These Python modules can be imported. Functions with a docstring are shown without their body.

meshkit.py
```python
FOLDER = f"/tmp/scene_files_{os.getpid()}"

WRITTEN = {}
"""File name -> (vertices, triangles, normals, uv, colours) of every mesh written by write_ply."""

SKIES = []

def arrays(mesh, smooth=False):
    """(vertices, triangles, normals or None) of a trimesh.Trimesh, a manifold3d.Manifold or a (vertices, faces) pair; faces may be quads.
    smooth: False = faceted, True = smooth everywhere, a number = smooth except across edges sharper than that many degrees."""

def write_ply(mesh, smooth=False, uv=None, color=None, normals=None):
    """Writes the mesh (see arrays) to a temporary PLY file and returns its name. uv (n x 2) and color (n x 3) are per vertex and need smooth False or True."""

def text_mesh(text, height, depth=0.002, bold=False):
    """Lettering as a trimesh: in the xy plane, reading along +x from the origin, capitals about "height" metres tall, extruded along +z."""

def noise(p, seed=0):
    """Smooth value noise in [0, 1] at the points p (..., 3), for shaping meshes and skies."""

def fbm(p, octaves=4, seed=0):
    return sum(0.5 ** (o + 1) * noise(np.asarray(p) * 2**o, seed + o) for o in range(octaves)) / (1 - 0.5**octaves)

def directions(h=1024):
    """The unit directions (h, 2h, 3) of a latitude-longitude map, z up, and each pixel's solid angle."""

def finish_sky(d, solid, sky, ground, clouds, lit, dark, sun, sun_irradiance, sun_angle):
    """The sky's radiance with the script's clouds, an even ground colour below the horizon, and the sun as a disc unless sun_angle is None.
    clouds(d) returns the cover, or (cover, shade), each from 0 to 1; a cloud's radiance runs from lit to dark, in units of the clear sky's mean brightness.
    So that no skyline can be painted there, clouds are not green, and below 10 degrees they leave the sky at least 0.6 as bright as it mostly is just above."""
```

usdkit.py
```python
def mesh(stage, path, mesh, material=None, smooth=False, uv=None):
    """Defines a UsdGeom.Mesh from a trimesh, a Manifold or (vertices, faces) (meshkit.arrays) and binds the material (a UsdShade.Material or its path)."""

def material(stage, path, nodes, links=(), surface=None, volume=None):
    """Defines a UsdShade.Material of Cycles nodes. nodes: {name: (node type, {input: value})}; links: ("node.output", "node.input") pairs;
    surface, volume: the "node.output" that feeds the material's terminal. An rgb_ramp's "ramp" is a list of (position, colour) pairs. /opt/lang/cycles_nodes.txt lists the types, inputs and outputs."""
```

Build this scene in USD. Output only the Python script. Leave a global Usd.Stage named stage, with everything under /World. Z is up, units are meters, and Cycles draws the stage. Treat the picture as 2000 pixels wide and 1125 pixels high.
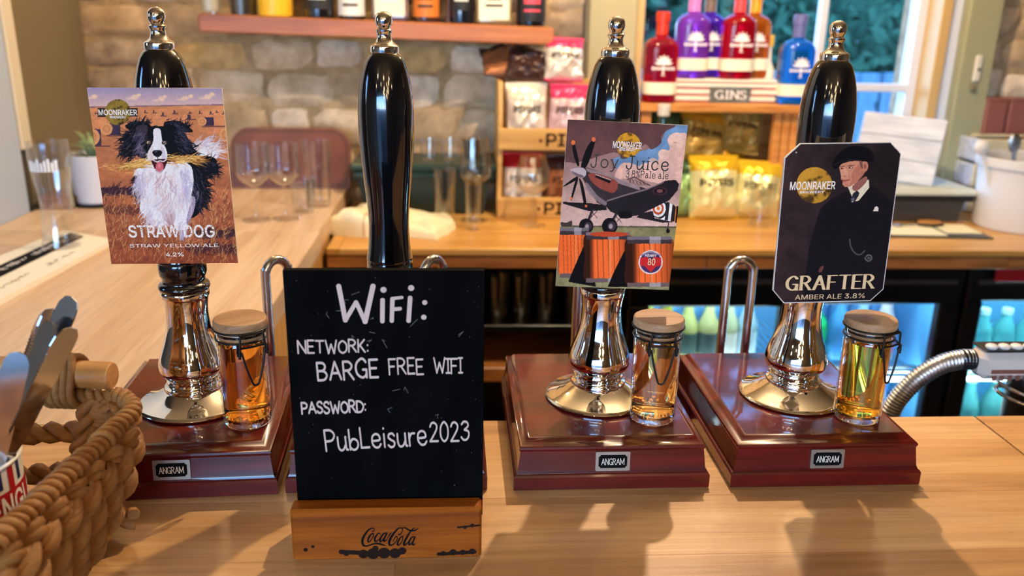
import math, random
import numpy as np, trimesh
import shapely
from shapely import affinity
from shapely.geometry import Polygon, LineString, Point, box as sbox
from shapely.ops import unary_union
import usdkit, meshkit
from pxr import Gf, Sdf, Usd, UsdGeom, UsdLux, UsdShade, Vt

rng = random.Random(7)
stage = Usd.Stage.CreateInMemory()
UsdGeom.SetStageUpAxis(stage, "Z"); UsdGeom.SetStageMetersPerUnit(stage, 1.0)
# All heights below are measured from the bar top; the world stands 1.05 m lower, on the pub's floor.
BAR = 1.05
world = UsdGeom.Xform.Define(stage, "/World"); world.AddTranslateOp().Set((0, 0, BAR))
UsdGeom.Scope.Define(stage, "/World/Looks")

# ---------------------------------------------------------------- camera
YAW, PITCH, ROLL = 0.0641, 0.3067, 0.0195
fwd = np.array([math.sin(YAW) * math.cos(PITCH), math.cos(YAW) * math.cos(PITCH), -math.sin(PITCH)])
r0 = np.array([math.cos(YAW), -math.sin(YAW), 0.0]); u0 = np.cross(r0, fwd)
rt = math.cos(ROLL) * r0 + math.sin(ROLL) * u0; up = -math.sin(ROLL) * r0 + math.cos(ROLL) * u0
cam = UsdGeom.Camera.Define(stage, "/World/camera")
m = np.eye(4); m[0, :3], m[1, :3], m[2, :3], m[3, :3] = rt, up, -fwd, (0, -0.715, 0.431)
cam.AddTransformOp().Set(Gf.Matrix4d(*m.ravel().tolist()))
cam.CreateHorizontalApertureAttr(36.0); cam.CreateVerticalApertureAttr(20.25)
cam.CreateFocalLengthAttr(1660 / 2000 * 36.0)
cam.CreateFStopAttr(5.2); cam.CreateFocusDistanceAttr(0.79)
cam.CreateClippingRangeAttr((0.05, 500.0))
cam.CreateExposureAttr(-0.35)

# ---------------------------------------------------------------- sky and lamps
dome = UsdLux.DomeLight.Define(stage, "/World/sky")
dome.CreateIntensityAttr(1.0)
sky = usdkit.material(stage, "/World/Looks/sky", {
    "sk": ("sky_texture", {"sky_type": "multiple_scattering", "sun_disc": False, "sun_elevation": 0.9, "sun_rotation": 2.6, "altitude": 100.0}),
    "tc": ("texture_coordinate", {}), "n": ("noise_texture", {"scale": 2.2, "detail": 5.0}),
    "r": ("rgb_ramp", {"ramp": [(0.45, (0, 0, 0)), (0.70, (1, 1, 1))]}), "tint": ("mix", {"mix_type": "multiply", "fac": 1.0, "color2": (0.62, 0.86, 1.15)}),
    "mx": ("mix", {"color2": (0.55, 1.0, 1.9)}), "bg": ("background_shader", {"strength": 1.15})},
    [("tc.generated", "n.vector"), ("n.fac", "r.fac"), ("r.color", "mx.fac"), ("sk.color", "tint.color1"), ("tint.color", "mx.color1"), ("mx.color", "bg.color")], surface="bg.background")
UsdShade.MaterialBindingAPI.Apply(dome.GetPrim()).Bind(sky)

def bulb(name, p, power, col, r=0.03):
    l = UsdLux.SphereLight.Define(stage, "/World/lamps/" + name)
    l.CreateRadiusAttr(r); l.CreateIntensityAttr(power / (4 * math.pi ** 2 * r * r)); l.CreateColorAttr(col); l.AddTranslateOp().Set(p)

WARM = (1.0, 0.79, 0.54)
UsdGeom.Xform.Define(stage, "/World/lamps")
LAMPS = [("spot_over_bar", (0.385, 0.72, 1.08), 84.0, WARM, 0.012),
         ("spot_back_right", (0.95, 1.16, 1.12), 16.0, (1, .74, .40), 0.03),
         ("spot_back_left", (-0.50, 1.10, 1.12), 16.0, (1, .74, .40), 0.03),
         ("room_lamp", (0.6, -1.5, 1.05), 4.0, (1, .78, .52), 0.06),
         ("room_lamp_001", (-0.9, -1.3, 1.05), 6.0, (1, .80, .56), 0.06)]
for l in LAMPS: bulb(*l)
for i in range(18):   # two strings of globe bulbs under the beams, running away from the bar, and a few more across the room
    a = (i % 7) / 6
    p = ((-0.12, 0.40)[i // 7] + 0.06 * math.sin(i * 2.3), -1.15 - 1.9 * a, 0.78 + 0.10 * math.cos(i * 2.0)) if i < 14 else (-1.4 + 0.85 * (i - 14), -1.8, 0.95)
    bulb("string_bulb_%03d" % i, p, 2.8, (1, .70, .38), 0.055)

# ---------------------------------------------------------------- materials
MATS = {}
def raw(name, nodes, links, surface): MATS[name] = usdkit.material(stage, "/World/Looks/" + name, nodes, links, surface=surface); return MATS[name]
def lin(c):
    c = np.asarray(c, float) / 255.0
    return tuple(float(x) for x in np.where(c < 0.04045, c / 12.92, ((c + 0.055) / 1.055) ** 2.4))
def plain(name, rgb, rough=0.5, metal=0.0, **kw):
    d = {"base_color": lin(rgb), "roughness": rough, "metallic": metal}; d.update(kw)
    return raw(name, {"p": ("principled_bsdf", d)}, [], "p.BSDF")
def mottled(name, a, b, scale=20.0, rough=0.6, bump=0.0, stretch=(1, 1, 1), metal=0.0, lo=0.35, hi=0.65, detail=4.0, coat=0.0, rnd=0.0, dist=0.0, spec=0.5):
    """Two tones mixed by noise; stretch lays a grain; rnd shifts the tone from one object to the next."""
    n = {"tc": ("texture_coordinate", {}), "mp": ("mapping", {"scale": stretch}),
         "n": ("noise_texture", {"scale": float(scale), "detail": detail, "roughness": 0.6, "distortion": dist}),
         "r": ("rgb_ramp", {"ramp": [(lo, lin(a)), (hi, lin(b))]}),
         "p": ("principled_bsdf", {"roughness": rough, "metallic": metal, "coat_weight": coat, "coat_roughness": 0.04, "specular_ior_level": spec})}
    l = [("tc.object", "mp.vector"), ("mp.vector", "n.vector"), ("n.fac", "r.fac")]
    src = "r.color"
    if rnd:
        n.update({"oi": ("object_info", {}), "mr": ("map_range", {"from_min": 0.0, "from_max": 1.0, "to_min": 1 - rnd, "to_max": 1 + rnd}), "h": ("hsv", {"hue": 0.5, "saturation": 1.0, "fac": 1.0})})
        l += [("oi.random", "mr.value"), ("mr.result", "h.value"), ("r.color", "h.color"),]
        src = "h.color"
    l.append((src, "p.base_color"))
    if bump:
        n["b"] = ("bump", {"strength": bump, "distance": 0.004}); l += [("n.fac", "b.height"), ("b.normal", "p.normal")]
    return raw(name, n, l, "p.BSDF")
def clear(name, tint=(1, 1, 1), k=0.5, base=0.035, power=3.5, gloss=(1, 1, 1)):
    """Thin clear glass: light goes straight through, reflections grow towards the rim of curved walls."""
    return raw(name, {"f": ("layer_weight", {"blend": 0.5}), "pw": ("math", {"math_type": "power", "value2": power}), "k": ("math", {"math_type": "multiply_add", "value2": k, "value3": base}), "t": ("transparent_bsdf", {"color": tint}), "g": ("glossy_bsdf", {"color": gloss, "roughness": 0.02}), "m": ("mix_closure", {})},
               [("f.facing", "pw.value1"), ("pw.value", "k.value1"), ("k.value", "m.fac"), ("t.BSDF", "m.closure1"), ("g.BSDF", "m.closure2")], "m.closure")

# wood of the bar: long grain, fine figure, soft gloss, slow tonal drift
def timber(name, a, b, c, along="x", rough=0.42, scale=1.0, rnd=0.06, bump=0.12, spec=0.5, coat=0.15):
    s = {"x": (1.2, 14, 14), "y": (14, 1.2, 14), "z": (14, 14, 1.2)}[along]
    f = {"x": (6, 160, 160), "y": (160, 6, 160), "z": (160, 160, 6)}[along]
    raw(name, {"tc": ("texture_coordinate", {}), "oi": ("object_info", {}), "ad": ("vector_math", {"math_type": "multiply_add", "vector2": (1, 1, 1)}),
               "sc": ("vector_math", {"math_type": "scale", "scale": 7.0}), "cx": ("combine_xyz", {}),
               "mp": ("mapping", {"scale": tuple(x * scale for x in s)}), "mf": ("mapping", {"scale": tuple(x * scale for x in f)}),
               "n": ("noise_texture", {"scale": 1.0, "detail": 6.0, "roughness": 0.62, "distortion": 0.6}), "nf": ("noise_texture", {"scale": 1.0, "detail": 3.0, "roughness": 0.6}),
               "r": ("rgb_ramp", {"ramp": [(0.30, lin(a)), (0.5, lin(b)), (0.72, lin(c))]}),
               "rf": ("rgb_ramp", {"ramp": [(0.3, (0.74, 0.70, 0.66)), (0.55, (1, 1, 1))]}), "mu": ("mix", {"mix_type": "multiply", "fac": 0.75}),
               "mr": ("map_range", {"to_min": 1 - rnd, "to_max": 1 + rnd}), "h": ("hsv", {"hue": 0.5, "saturation": 1.0, "fac": 1.0}),
               "b": ("bump", {"strength": bump, "distance": 0.002}), "p": ("principled_bsdf", {"roughness": rough, "coat_weight": coat, "coat_roughness": 0.25, "specular_ior_level": spec})},
        [("oi.random", "cx.x"), ("oi.random", "cx.y"), ("oi.random", "cx.z"), ("cx.vector", "sc.vector1"), ("tc.object", "ad.vector1"), ("sc.vector", "ad.vector3"),
         ("ad.vector", "mp.vector"), ("ad.vector", "mf.vector"), ("mp.vector", "n.vector"), ("mf.vector", "nf.vector"), ("n.fac", "r.fac"), ("nf.fac", "rf.fac"),
         ("r.color", "mu.color1"), ("rf.color", "mu.color2"), ("oi.random", "mr.value"), ("mr.result", "h.value"), ("mu.color", "h.color"), ("h.color", "p.base_color"),
         ("nf.fac", "b.height"), ("b.normal", "p.normal")], "p.BSDF")

timber("bar_wood", (150, 102, 54), (188, 140, 84), (208, 166, 114), "x")
timber("return_wood", (190, 156, 122), (208, 178, 146), (222, 198, 170), "y")
timber("back_wood", (170, 116, 50), (205, 152, 76), (222, 176, 104), "x", rough=0.35)
timber("shelf_wood", (120, 62, 26), (158, 88, 40), (182, 112, 58), "x")
timber("crate_wood", (176, 128, 62), (206, 160, 88), (222, 182, 116), "x", rough=0.6)
timber("block_wood", (84, 36, 2), (140, 68, 5), (178, 98, 16), "x", rough=0.6, scale=2.0, spec=.15, coat=0.0)
timber("dowel_wood", (150, 96, 46), (190, 132, 70), (206, 152, 88), "x", scale=2.0)
timber("lid_wood", (118, 82, 50), (158, 116, 76), (182, 140, 98), "x", scale=3.0, rough=0.55)
timber("floor_wood", (60, 42, 30), (84, 60, 42), (104, 76, 54), "y")
mottled("mahogany", (50, 4, 3), (98, 13, 9), 3.0, 0.3, spec=.2, stretch=(2, 9, 30), coat=.75, rnd=0.10, lo=0.3, hi=0.75)
plain("chrome", (236, 234, 232), 0.035, 1.0)
plain("steel", (205, 208, 212), 0.16, 1.0)
plain("brushed_steel", (186, 186, 186), 0.32, 1.0)
plain("black_lacquer", (6, 6, 8), 0.10, 0.0, coat_weight=1.0, coat_roughness=0.03)
plain("black_plastic", (14, 14, 15), 0.42)
plain("black_wire", (12, 11, 11), 0.35, 0.3)
plain("fridge_black", (12, 12, 14), 0.30)
plain("chalk", (196, 174, 164), 0.9)
plain("ink_black", (8, 6, 6), 0.7, specular_ior_level=.08)
plain("ink_cream", (238, 220, 190), 0.6)
plain("ink_white", (240, 232, 226), 0.6)
plain("white_enamel", (232, 226, 214), 0.25)
plain("ink_red", (176, 24, 30), 0.4)
plain("ink_blue", (30, 40, 92), 0.4)
plain("white_plastic", (200, 194, 186), 0.42)
mottled("board_black", (4, 4, 4), (16, 15, 15), 9.0, 0.6, spec=0.02, bump=0.05, stretch=(3, 3, 1), lo=0.42, hi=0.85)
plain("sage_paint", (150, 146, 112), 0.5)
plain("khaki_paint", (168, 156, 118), 0.5)
plain("olive_paint", (112, 100, 78), 0.6)
plain("tan_paint", (196, 158, 100), 0.5)
plain("blue_door_paint", (168, 184, 212), 0.45)
plain("cream_paint", (206, 198, 182), 0.5)
plain("white_paint", (206, 206, 214), 0.5)
plain("ceiling_paint", (150, 136, 112), 0.8)
plain("room_paint", (92, 76, 58), 0.8)
mottled("mortar", (136, 112, 80), (176, 148, 112), 22.0, 0.95, bump=0.4)
for k, (a, b) in enumerate([((140, 114, 84), (196, 166, 130)), ((156, 130, 100), (222, 196, 164)), ((110, 92, 76), (178, 154, 128)), ((168, 144, 118), (232, 212, 188)), ((150, 122, 78), (206, 170, 116))]):
    mottled("stone_%d" % k, a, b, 14.0 + 3 * k, 0.92, bump=0.7, detail=7.0, lo=0.3, hi=0.7)
clear("pane_glass", (0.95, 0.98, 0.99), .9, .03, 5.0)
clear("thin_glass", (0.985, 0.99, 0.99), .65, .075, 3.0)
raw("solid_glass", {"p": ("principled_bsdf", {"base_color": (0.99, 0.99, 0.99), "transmission_weight": 1.0, "roughness": 0.0, "ior": 1.3})}, [], "p.BSDF")

# ---------------------------------------------------------------- shapes
class MB:
    """Collects shapes into one mesh."""
    def __init__(self): self.v, self.f, self.n = [], [], 0
    def add(self, v, f=None):
        if f is None:
            if hasattr(v, "to_mesh"):
                q = v.to_mesh(); v, f = q.vert_properties[:, :3], q.tri_verts
            else: v, f = v.vertices, v.faces
        v, f = np.asarray(v, float), np.asarray(f, int)
        if f.shape[1] == 4: f = np.vstack([f[:, [0, 1, 2]], f[:, [0, 2, 3]]])
        self.v.append(v); self.f.append(f + self.n); self.n += len(v); return self
    def arrays(self): return np.vstack(self.v), np.vstack(self.f)
    def moved(self, M):
        o = MB(); v, f = self.arrays(); o.add(v @ M[:3, :3].T + M[:3, 3], f); return o

def T(x=0, y=0, z=0): M = np.eye(4); M[:3, 3] = (x, y, z); return M
def RZ(a): M = np.eye(4); c, s = math.cos(a), math.sin(a); M[0, 0], M[0, 1], M[1, 0], M[1, 1] = c, -s, s, c; return M
def RX(a): M = np.eye(4); c, s = math.cos(a), math.sin(a); M[1, 1], M[1, 2], M[2, 1], M[2, 2] = c, -s, s, c; return M
def RY(a): M = np.eye(4); c, s = math.cos(a), math.sin(a); M[0, 0], M[0, 2], M[2, 0], M[2, 2] = c, s, -s, c; return M
def FR(o, x, y): # frame: origin, x axis, y axis
    x = np.asarray(x, float) / np.linalg.norm(x); y = np.asarray(y, float); y = y - x * (x @ y); y /= np.linalg.norm(y)
    M = np.eye(4); M[:3, 0], M[:3, 1], M[:3, 2], M[:3, 3] = x, y, np.cross(x, y), o; return M
FACE = lambda x, y, z: FR((x, y, z), (1, 0, 0), (0, 0, 1))   # writing on a face that looks at the customers

def cbox(lo, hi, b=0.002):
    lo, hi = np.array(lo, float), np.array(hi, float); b = min(b, 0.45 * float((hi - lo).min())); P = []
    for s in np.ndindex(2, 2, 2):
        c = np.where(s, hi, lo); d = np.where(s, -1, 1)
        for k in range(3):
            q = c + d * b; q[k] = c[k]; P.append(q)
    return trimesh.convex.convex_hull(np.array(P))
def hull(P): return trimesh.convex.convex_hull(np.array(P, float))
def lathe(prof, n=48, cap=True):
    """prof: (radius, height) pairs from the bottom up."""
    p = np.array(prof, float); a = np.linspace(0, 2 * math.pi, n, endpoint=False); k = len(p)
    v = np.stack([p[:, None, 0] * np.cos(a), p[:, None, 0] * np.sin(a), np.repeat(p[:, 1:2], n, 1)], -1).reshape(-1, 3); f = []
    i, j = np.meshgrid(np.arange(k - 1), np.arange(n), indexing="ij"); j2 = (j + 1) % n
    f = np.stack([i * n + j, i * n + j2, (i + 1) * n + j2, (i + 1) * n + j], -1).reshape(-1, 4)
    f = np.vstack([f[:, [0, 1, 2]], f[:, [0, 2, 3]]])
    if cap:
        for row, flip in ((0, True), (k - 1, False)):
            if p[row, 0] > 1e-6:
                v = np.vstack([v, [[0, 0, p[row, 1]]]]); c = len(v) - 1; jj = np.arange(n); t = np.stack([np.full(n, c), row * n + jj, row * n + (jj + 1) % n], 1)
                f = np.vstack([f, t[:, ::-1] if flip else t])
    return v, f
def smooth_prof(pts, n=6):
    return catmull(np.array(pts, float), n)
def catmull(p, n=8, closed=False):
    p = np.asarray(p, float)
    if len(p) < 3: return np.linspace(p[0], p[-1], n + 1) if len(p) == 2 else p
    q = np.vstack([p[-1], p, p[0], p[1]]) if closed else np.vstack([2 * p[0] - p[1], p, 2 * p[-1] - p[-2]])
    out = []; t = np.linspace(0, 1, n, endpoint=False)[:, None]
    for i in range(1, len(q) - 2):
        a, b, c, d = q[i - 1], q[i], q[i + 1], q[i + 2]
        out.append(0.5 * (2 * b + (c - a) * t + (2 * a - 5 * b + 4 * c - d) * t ** 2 + (3 * b - a - 3 * c + d) * t ** 3))
    out = np.vstack(out)
    return out if closed else np.vstack([out, p[-1]])
def tube(path, r, n=10, closed=False, flat=1.0, twist=0.0, up0=(0, 0, 1)):
    p = np.asarray(path, float); k = len(p); r = np.broadcast_to(np.asarray(r, float), (k,))
    t = (np.roll(p, -1, 0) - np.roll(p, 1, 0)) if closed else np.gradient(p, axis=0)
    t /= np.linalg.norm(t, axis=1, keepdims=True) + 1e-12
    a = np.array(up0, float)
    if abs(a @ t[0]) > 0.95: a = np.array([1.0, 0, 0])
    A = []
    for i in range(k):
        a = a - t[i] * (a @ t[i]); a /= np.linalg.norm(a) + 1e-12; A.append(a)
    A = np.array(A); B = np.cross(t, A); th = np.linspace(0, 2 * math.pi, n, endpoint=False)
    tw = np.linspace(0, twist, k)[:, None]
    v = p[:, None] + r[:, None, None] * (np.cos(th + tw)[..., None] * A[:, None] * flat + np.sin(th + tw)[..., None] * B[:, None]); v = v.reshape(-1, 3)
    m_ = k if closed else k - 1; i, j = np.meshgrid(np.arange(m_), np.arange(n), indexing="ij"); i2 = (i + 1) % k; j2 = (j + 1) % n
    f = np.stack([i * n + j, i * n + j2, i2 * n + j2, i2 * n + j], -1).reshape(-1, 4); f = np.vstack([f[:, [0, 1, 2]], f[:, [0, 2, 3]]])
    if not closed:
        v = np.vstack([v, p[:1], p[-1:]]); jj = np.arange(n); c = k * n
        f = np.vstack([f, np.stack([np.full(n, c), (jj + 1) % n, jj], 1), np.stack([np.full(n, c + 1), (k - 1) * n + jj, (k - 1) * n + (jj + 1) % n], 1)])
    return v, f
def extrude(poly, d):
    out = MB()
    for g in getattr(poly, "geoms", [poly]):
        if g.geom_type == "Polygon" and g.area > 1e-12:
            out.add(trimesh.creation.extrude_polygon(g, d, engine="earcut"))
    return out
def ball(c, r, sub=2, s=(1, 1, 1)):
    q = trimesh.creation.icosphere(sub, 1.0); return q.vertices * np.array(s) * r + np.array(c), q.faces

# ---------------------------------------------------------------- things
USED = {}
def fresh(parent, name):
    k = (parent, name); n = USED.get(k, 0); USED[k] = n + 1
    return "%s/%s" % (parent, name if n == 0 else "%s_%03d" % (name, n))
def tag(prim, label=None, cat=None, group=None, kind=None):
    for k, v in (("label", label), ("category", cat), ("group", group), ("kind", kind)):
        if v: prim.SetCustomDataByKey(k, v)
def thing(name, label, cat, loc=(0, 0, 0), rz=0.0, group=None, kind=None, rx=0.0, ry=0.0):
    x = UsdGeom.Xform.Define(stage, fresh("/World", name)); x.AddTranslateOp().Set(tuple(float(q) for q in loc))
    if rz: x.AddRotateZOp().Set(math.degrees(rz))
    if ry: x.AddRotateYOp().Set(math.degrees(ry))
    if rx: x.AddRotateXOp().Set(math.degrees(rx))
    tag(x.GetPrim(), label, cat, group, kind); return str(x.GetPath())
def part(parent, name, shape, material, smooth=35, label=None, kind=None):
    if not isinstance(shape, MB): s = MB(); s.add(*shape) if isinstance(shape, tuple) else s.add(shape); shape = s
    q = usdkit.mesh(stage, fresh(parent, name), shape.arrays(), MATS[material] if isinstance(material, str) else material, smooth=smooth)
    tag(q.GetPrim(), label, None, None, kind); return str(q.GetPath())
def solo(name, shape, material, label=None, cat=None, group=None, kind=None, smooth=35):
    p = part("/World", name, shape, material, smooth); tag(stage.GetPrimAtPath(p), label, cat, group, kind); return p
def struct(name, shape, material, smooth=35): return solo(name, shape, material, kind="structure", smooth=smooth)
def copy(src, loc, rz=0.0, label=None, group=None, scale=None):
    prim = stage.GetPrimAtPath(src); was = prim.GetCustomData(); name = src.split("/")[-1]
    if name[-4:-3] == "_" and name[-3:].isdigit(): name = name[:-4]
    x = UsdGeom.Xform.Define(stage, fresh("/World", name)); x.GetPrim().GetReferences().AddInternalReference(src); x.GetPrim().SetInstanceable(True)
    x.ClearXformOpOrder(); x.AddTranslateOp().Set(tuple(float(q) for q in loc))
    if rz: x.AddRotateZOp().Set(math.degrees(rz))
    if scale: x.AddScaleOp().Set(scale)
    tag(x.GetPrim(), label or was.get("label"), was.get("category"), group or was.get("group")); return str(x.GetPath())

# ================================================================ the room
X0, X1, Y0, Y1, ZF, ZC = -2.4, 2.6, -3.2, 1.62, -BAR, 1.25
struct("floor", MB().add(cbox((X0, Y0, ZF - 0.1), (X1, Y1 + .3, ZF), 0.001)), "floor_wood")
struct("ceiling", MB().add(cbox((X0 - .2, Y0 - .2, ZC), (X1 + .2, Y1 + .3, ZC + 0.1), 0.001)), "ceiling_paint")
struct("wall_right", MB().add(cbox((X1, Y0, ZF), (X1 + .15, Y1 + .3, ZC), 0.001)), "room_paint")
def wall_with_hole(lo, hi, axis, h0, h1):
    """A wall slab from lo to hi with an opening from h0 to h1 (along the wall, height)."""
    o = MB(); a = axis
    def seg(s0, s1, z0, z1):
        l, h = list(lo), list(hi); l[a], h[a], l[2], h[2] = s0, s1, z0, z1; o.add(cbox(l, h, 0.001))
    seg(lo[a], h0[0], lo[2], hi[2]); seg(h1[0], hi[a], lo[2], hi[2]); seg(h0[0], h1[0], lo[2], h0[1]); seg(h0[0], h1[0], h1[1], hi[2])
    return o
struct("wall_left", wall_with_hole((X0 - .15, Y0, ZF), (X0, Y1 + .3, ZC), 1, (-0.25, 0.38), (0.12, 1.05)), "room_paint")
struct("wall_front", wall_with_hole((X0, Y0 - .15, ZF), (X1, Y0, ZC), 0, (-2.32, -1.95), (0.25, 0.85)), "room_paint")

# back wall: mortar bed with a window opening, faced with rough stones
wb = struct("wall_back", wall_with_hole((X0, Y1 + .02, ZF), (X1, Y1 + .22, ZC), 0, (0.475, 0.03), (1.30, 0.95)), "mortar")
def rubble(x0, x1, z0, z1, seed, wmin=0.11, wmax=0.27, hmin=0.075, hmax=0.13):
    r = random.Random(seed); z = z0
    while z < z1:
        h = r.uniform(hmin, hmax); x = x0 - r.uniform(0, .06)
        while x < x1:
            w = r.uniform(wmin, wmax); a, b = max(x, x0), min(x + w, x1)
            if b - a > 0.03:
                g = 0.003; nx, nz = 8, 6; dz = r.uniform(-.008, .008)
                u, v = np.meshgrid(np.linspace(-1, 1, nx), np.linspace(-1, 1, nz)); e = 1 - np.maximum(np.abs(u) ** 5, np.abs(v) ** 5)
                sq = np.stack([u * (1 - .06 * v * v), v * (1 - .05 * u * u)], -1)
                px = (a + b) / 2 + sq[..., 0] * ((b - a) / 2 - g); pz = z + h / 2 + dz + sq[..., 1] * (h / 2 - g)
                q = np.stack([px, np.zeros_like(px), pz], -1); nn = meshkit.fbm(q * 26 + seed * 3.1, 3, seed)
                px = px + (meshkit.noise(q * 30 + 5, seed) - .5) * .016; pz = pz + (meshkit.noise(q * 30 + 9, seed) - .5) * .014
                py = Y1 + .022 - e * (0.006 + r.uniform(0, .010)) - e * (nn - .3) * .022
                V = np.stack([px, py, pz], -1).reshape(-1, 3); i, j = np.meshgrid(np.arange(nz - 1), np.arange(nx - 1), indexing="ij")
                F = np.stack([i * nx + j, i * nx + j + 1, (i + 1) * nx + j + 1, (i + 1) * nx + j], -1).reshape(-1, 4)
                part(wb, "stone", MB().add(V, F), "stone_%d" % r.choice([0, 0, 1, 1, 2, 3, 4]), smooth=50)
            x += w
        z += h
rubble(-0.985, 0.345, -0.10, 0.64, 3)
rubble(1.43, 1.86, -0.10, 0.66, 11, wmin=.07, wmax=.15, hmin=.05, hmax=.09)

# window
win = thing("window_1", None, None, kind="structure")
f = MB()
f.add(cbox((.462, Y1 - .03, .02), (.482, Y1 + .04, .97), .003)).add(cbox((1.272, Y1 - .045, .02), (1.302, Y1 + .04, .97), .003)).add(cbox((.462, Y1 - .03, .95), (1.302, Y1 + .04, .98), .003)).add(cbox((.462, Y1 - .03, .01), (1.302, Y1 + .04, .035), .003))
part(win, "window_frame", f, "tan_paint")
part(win, "sash_bar", cbox((.976, Y1 + .03, .03), (.997, Y1 + .06, .95), .003), "white_paint")
part(win, "sash_bar", cbox((.48, Y1 + .03, .255), (1.247, Y1 + .06, .277), .003), "white_paint")
part(win, "sash_side", MB().add(cbox((1.246, Y1 + .03, .03), (1.274, Y1 + .08, .95), .003)), "white_paint")
for a, b, c, d in ((.48, .978, .03, .257), (.995, 1.25, .03, .257), (.48, .978, .275, .95), (.995, 1.25, .275, .95)):
    part(win, "pane", cbox((a, Y1 + .044, c), (b, Y1 + .048, d), .0005), "pane_glass")
struct("trim_1", MB().add(cbox((.335, Y1 - .035, -.12), (.462, Y1 + .02, ZC), .004)), "khaki_paint")
struct("trim_2", MB().add(cbox((.327, Y1 - .02, -.12), (.336, Y1 + .02, ZC), .002)), "olive_paint")
post = struct("trim_3", MB().add(cbox((1.338, Y1 - .06, -.6), (1.43, Y1 + .02, ZC), .004)), "sage_paint")
struct("trim_4", MB().add(cbox((1.30, Y1 - .03, -.6), (1.338, Y1 + .02, ZC), .003)), "white_paint")
lk = MB().add(cbox((1.374, Y1 - .068, .292), (1.394, Y1 - .059, .362), .004))
part(post, "lock_plate", lk, "cream_paint"); part(post, "keyhole", MB().add(*ball((1.386, Y1 - .068, .325), .004, 1)), "black_plastic"); part(post, "catch", cbox((1.372, Y1 - .07, .268), (1.388, Y1 - .059, .286), .003), "olive_paint")
struct("trim_5", MB().add(cbox((-1.20, 1.264, -BAR), (-.972, Y1 + .02, ZC), .004)), "olive_paint")
# pale door at the end of the return counter
d1 = struct("door_1", MB().add(cbox((-1.0, .45, ZF), (-.962, 1.215, ZC), .003)), "blue_door_paint")
part(d1, "screw", MB().add(*ball((-.961, 1.06, .035), .004, 1)), "brushed_steel"); part(d1, "screw", MB().add(*ball((-.961, 1.075, .038), .003, 1)), "brushed_steel")
struct("trim_6", MB().add(cbox((-1.0, 1.217, .135), (-.958, 1.262, ZC), .003)), "cream_paint")

# ---------------------------------------------------------------- outside the window
solo("yard_ground", MB().add(cbox((-6, 1.9, -1.3), (10, 16, -1.05), .001)), mottled("yard", (70, 82, 84), (104, 116, 116), 5.0, .9), kind="structure")
fence = thing("garden_fence", "tall weathered blue-grey board fence outside the window", "fence")
mottled("fence_paint", (50, 84, 104), (78, 112, 130), 6, .8, stretch=(12, 12, 1), rnd=.12)
r = random.Random(4)
for i in range(34):
    x = .6 + i * .135; part(fence, "board", cbox((x, 4.3 + .01 * (i % 2), -1.05), (x + .128, 4.33 + .01 * (i % 2), .18 + r.uniform(-.02, .02)), .004), "fence_paint")
part(fence, "rail", cbox((.5, 4.35, -.2), (5.3, 4.4, -.1), .004), "fence_paint")
pil = thing("porch_post", "white rendered post outside the window", "post")
mottled("render_white", (188, 196, 214), (226, 232, 244), 9, .9, bump=.3)
v, fc = lathe([(.085, -1.05), (.08, -.4), (.083, .2), (.078, .8), (.085, 1.4)], 12); pv = v.copy(); pv[:, 0] += (meshkit.fbm(v * 5, 3, 2) - .5) * .04
part(pil, "post", MB().add(pv + [1.72, 2.45, 0], fc), "render_white", smooth=60)
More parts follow.
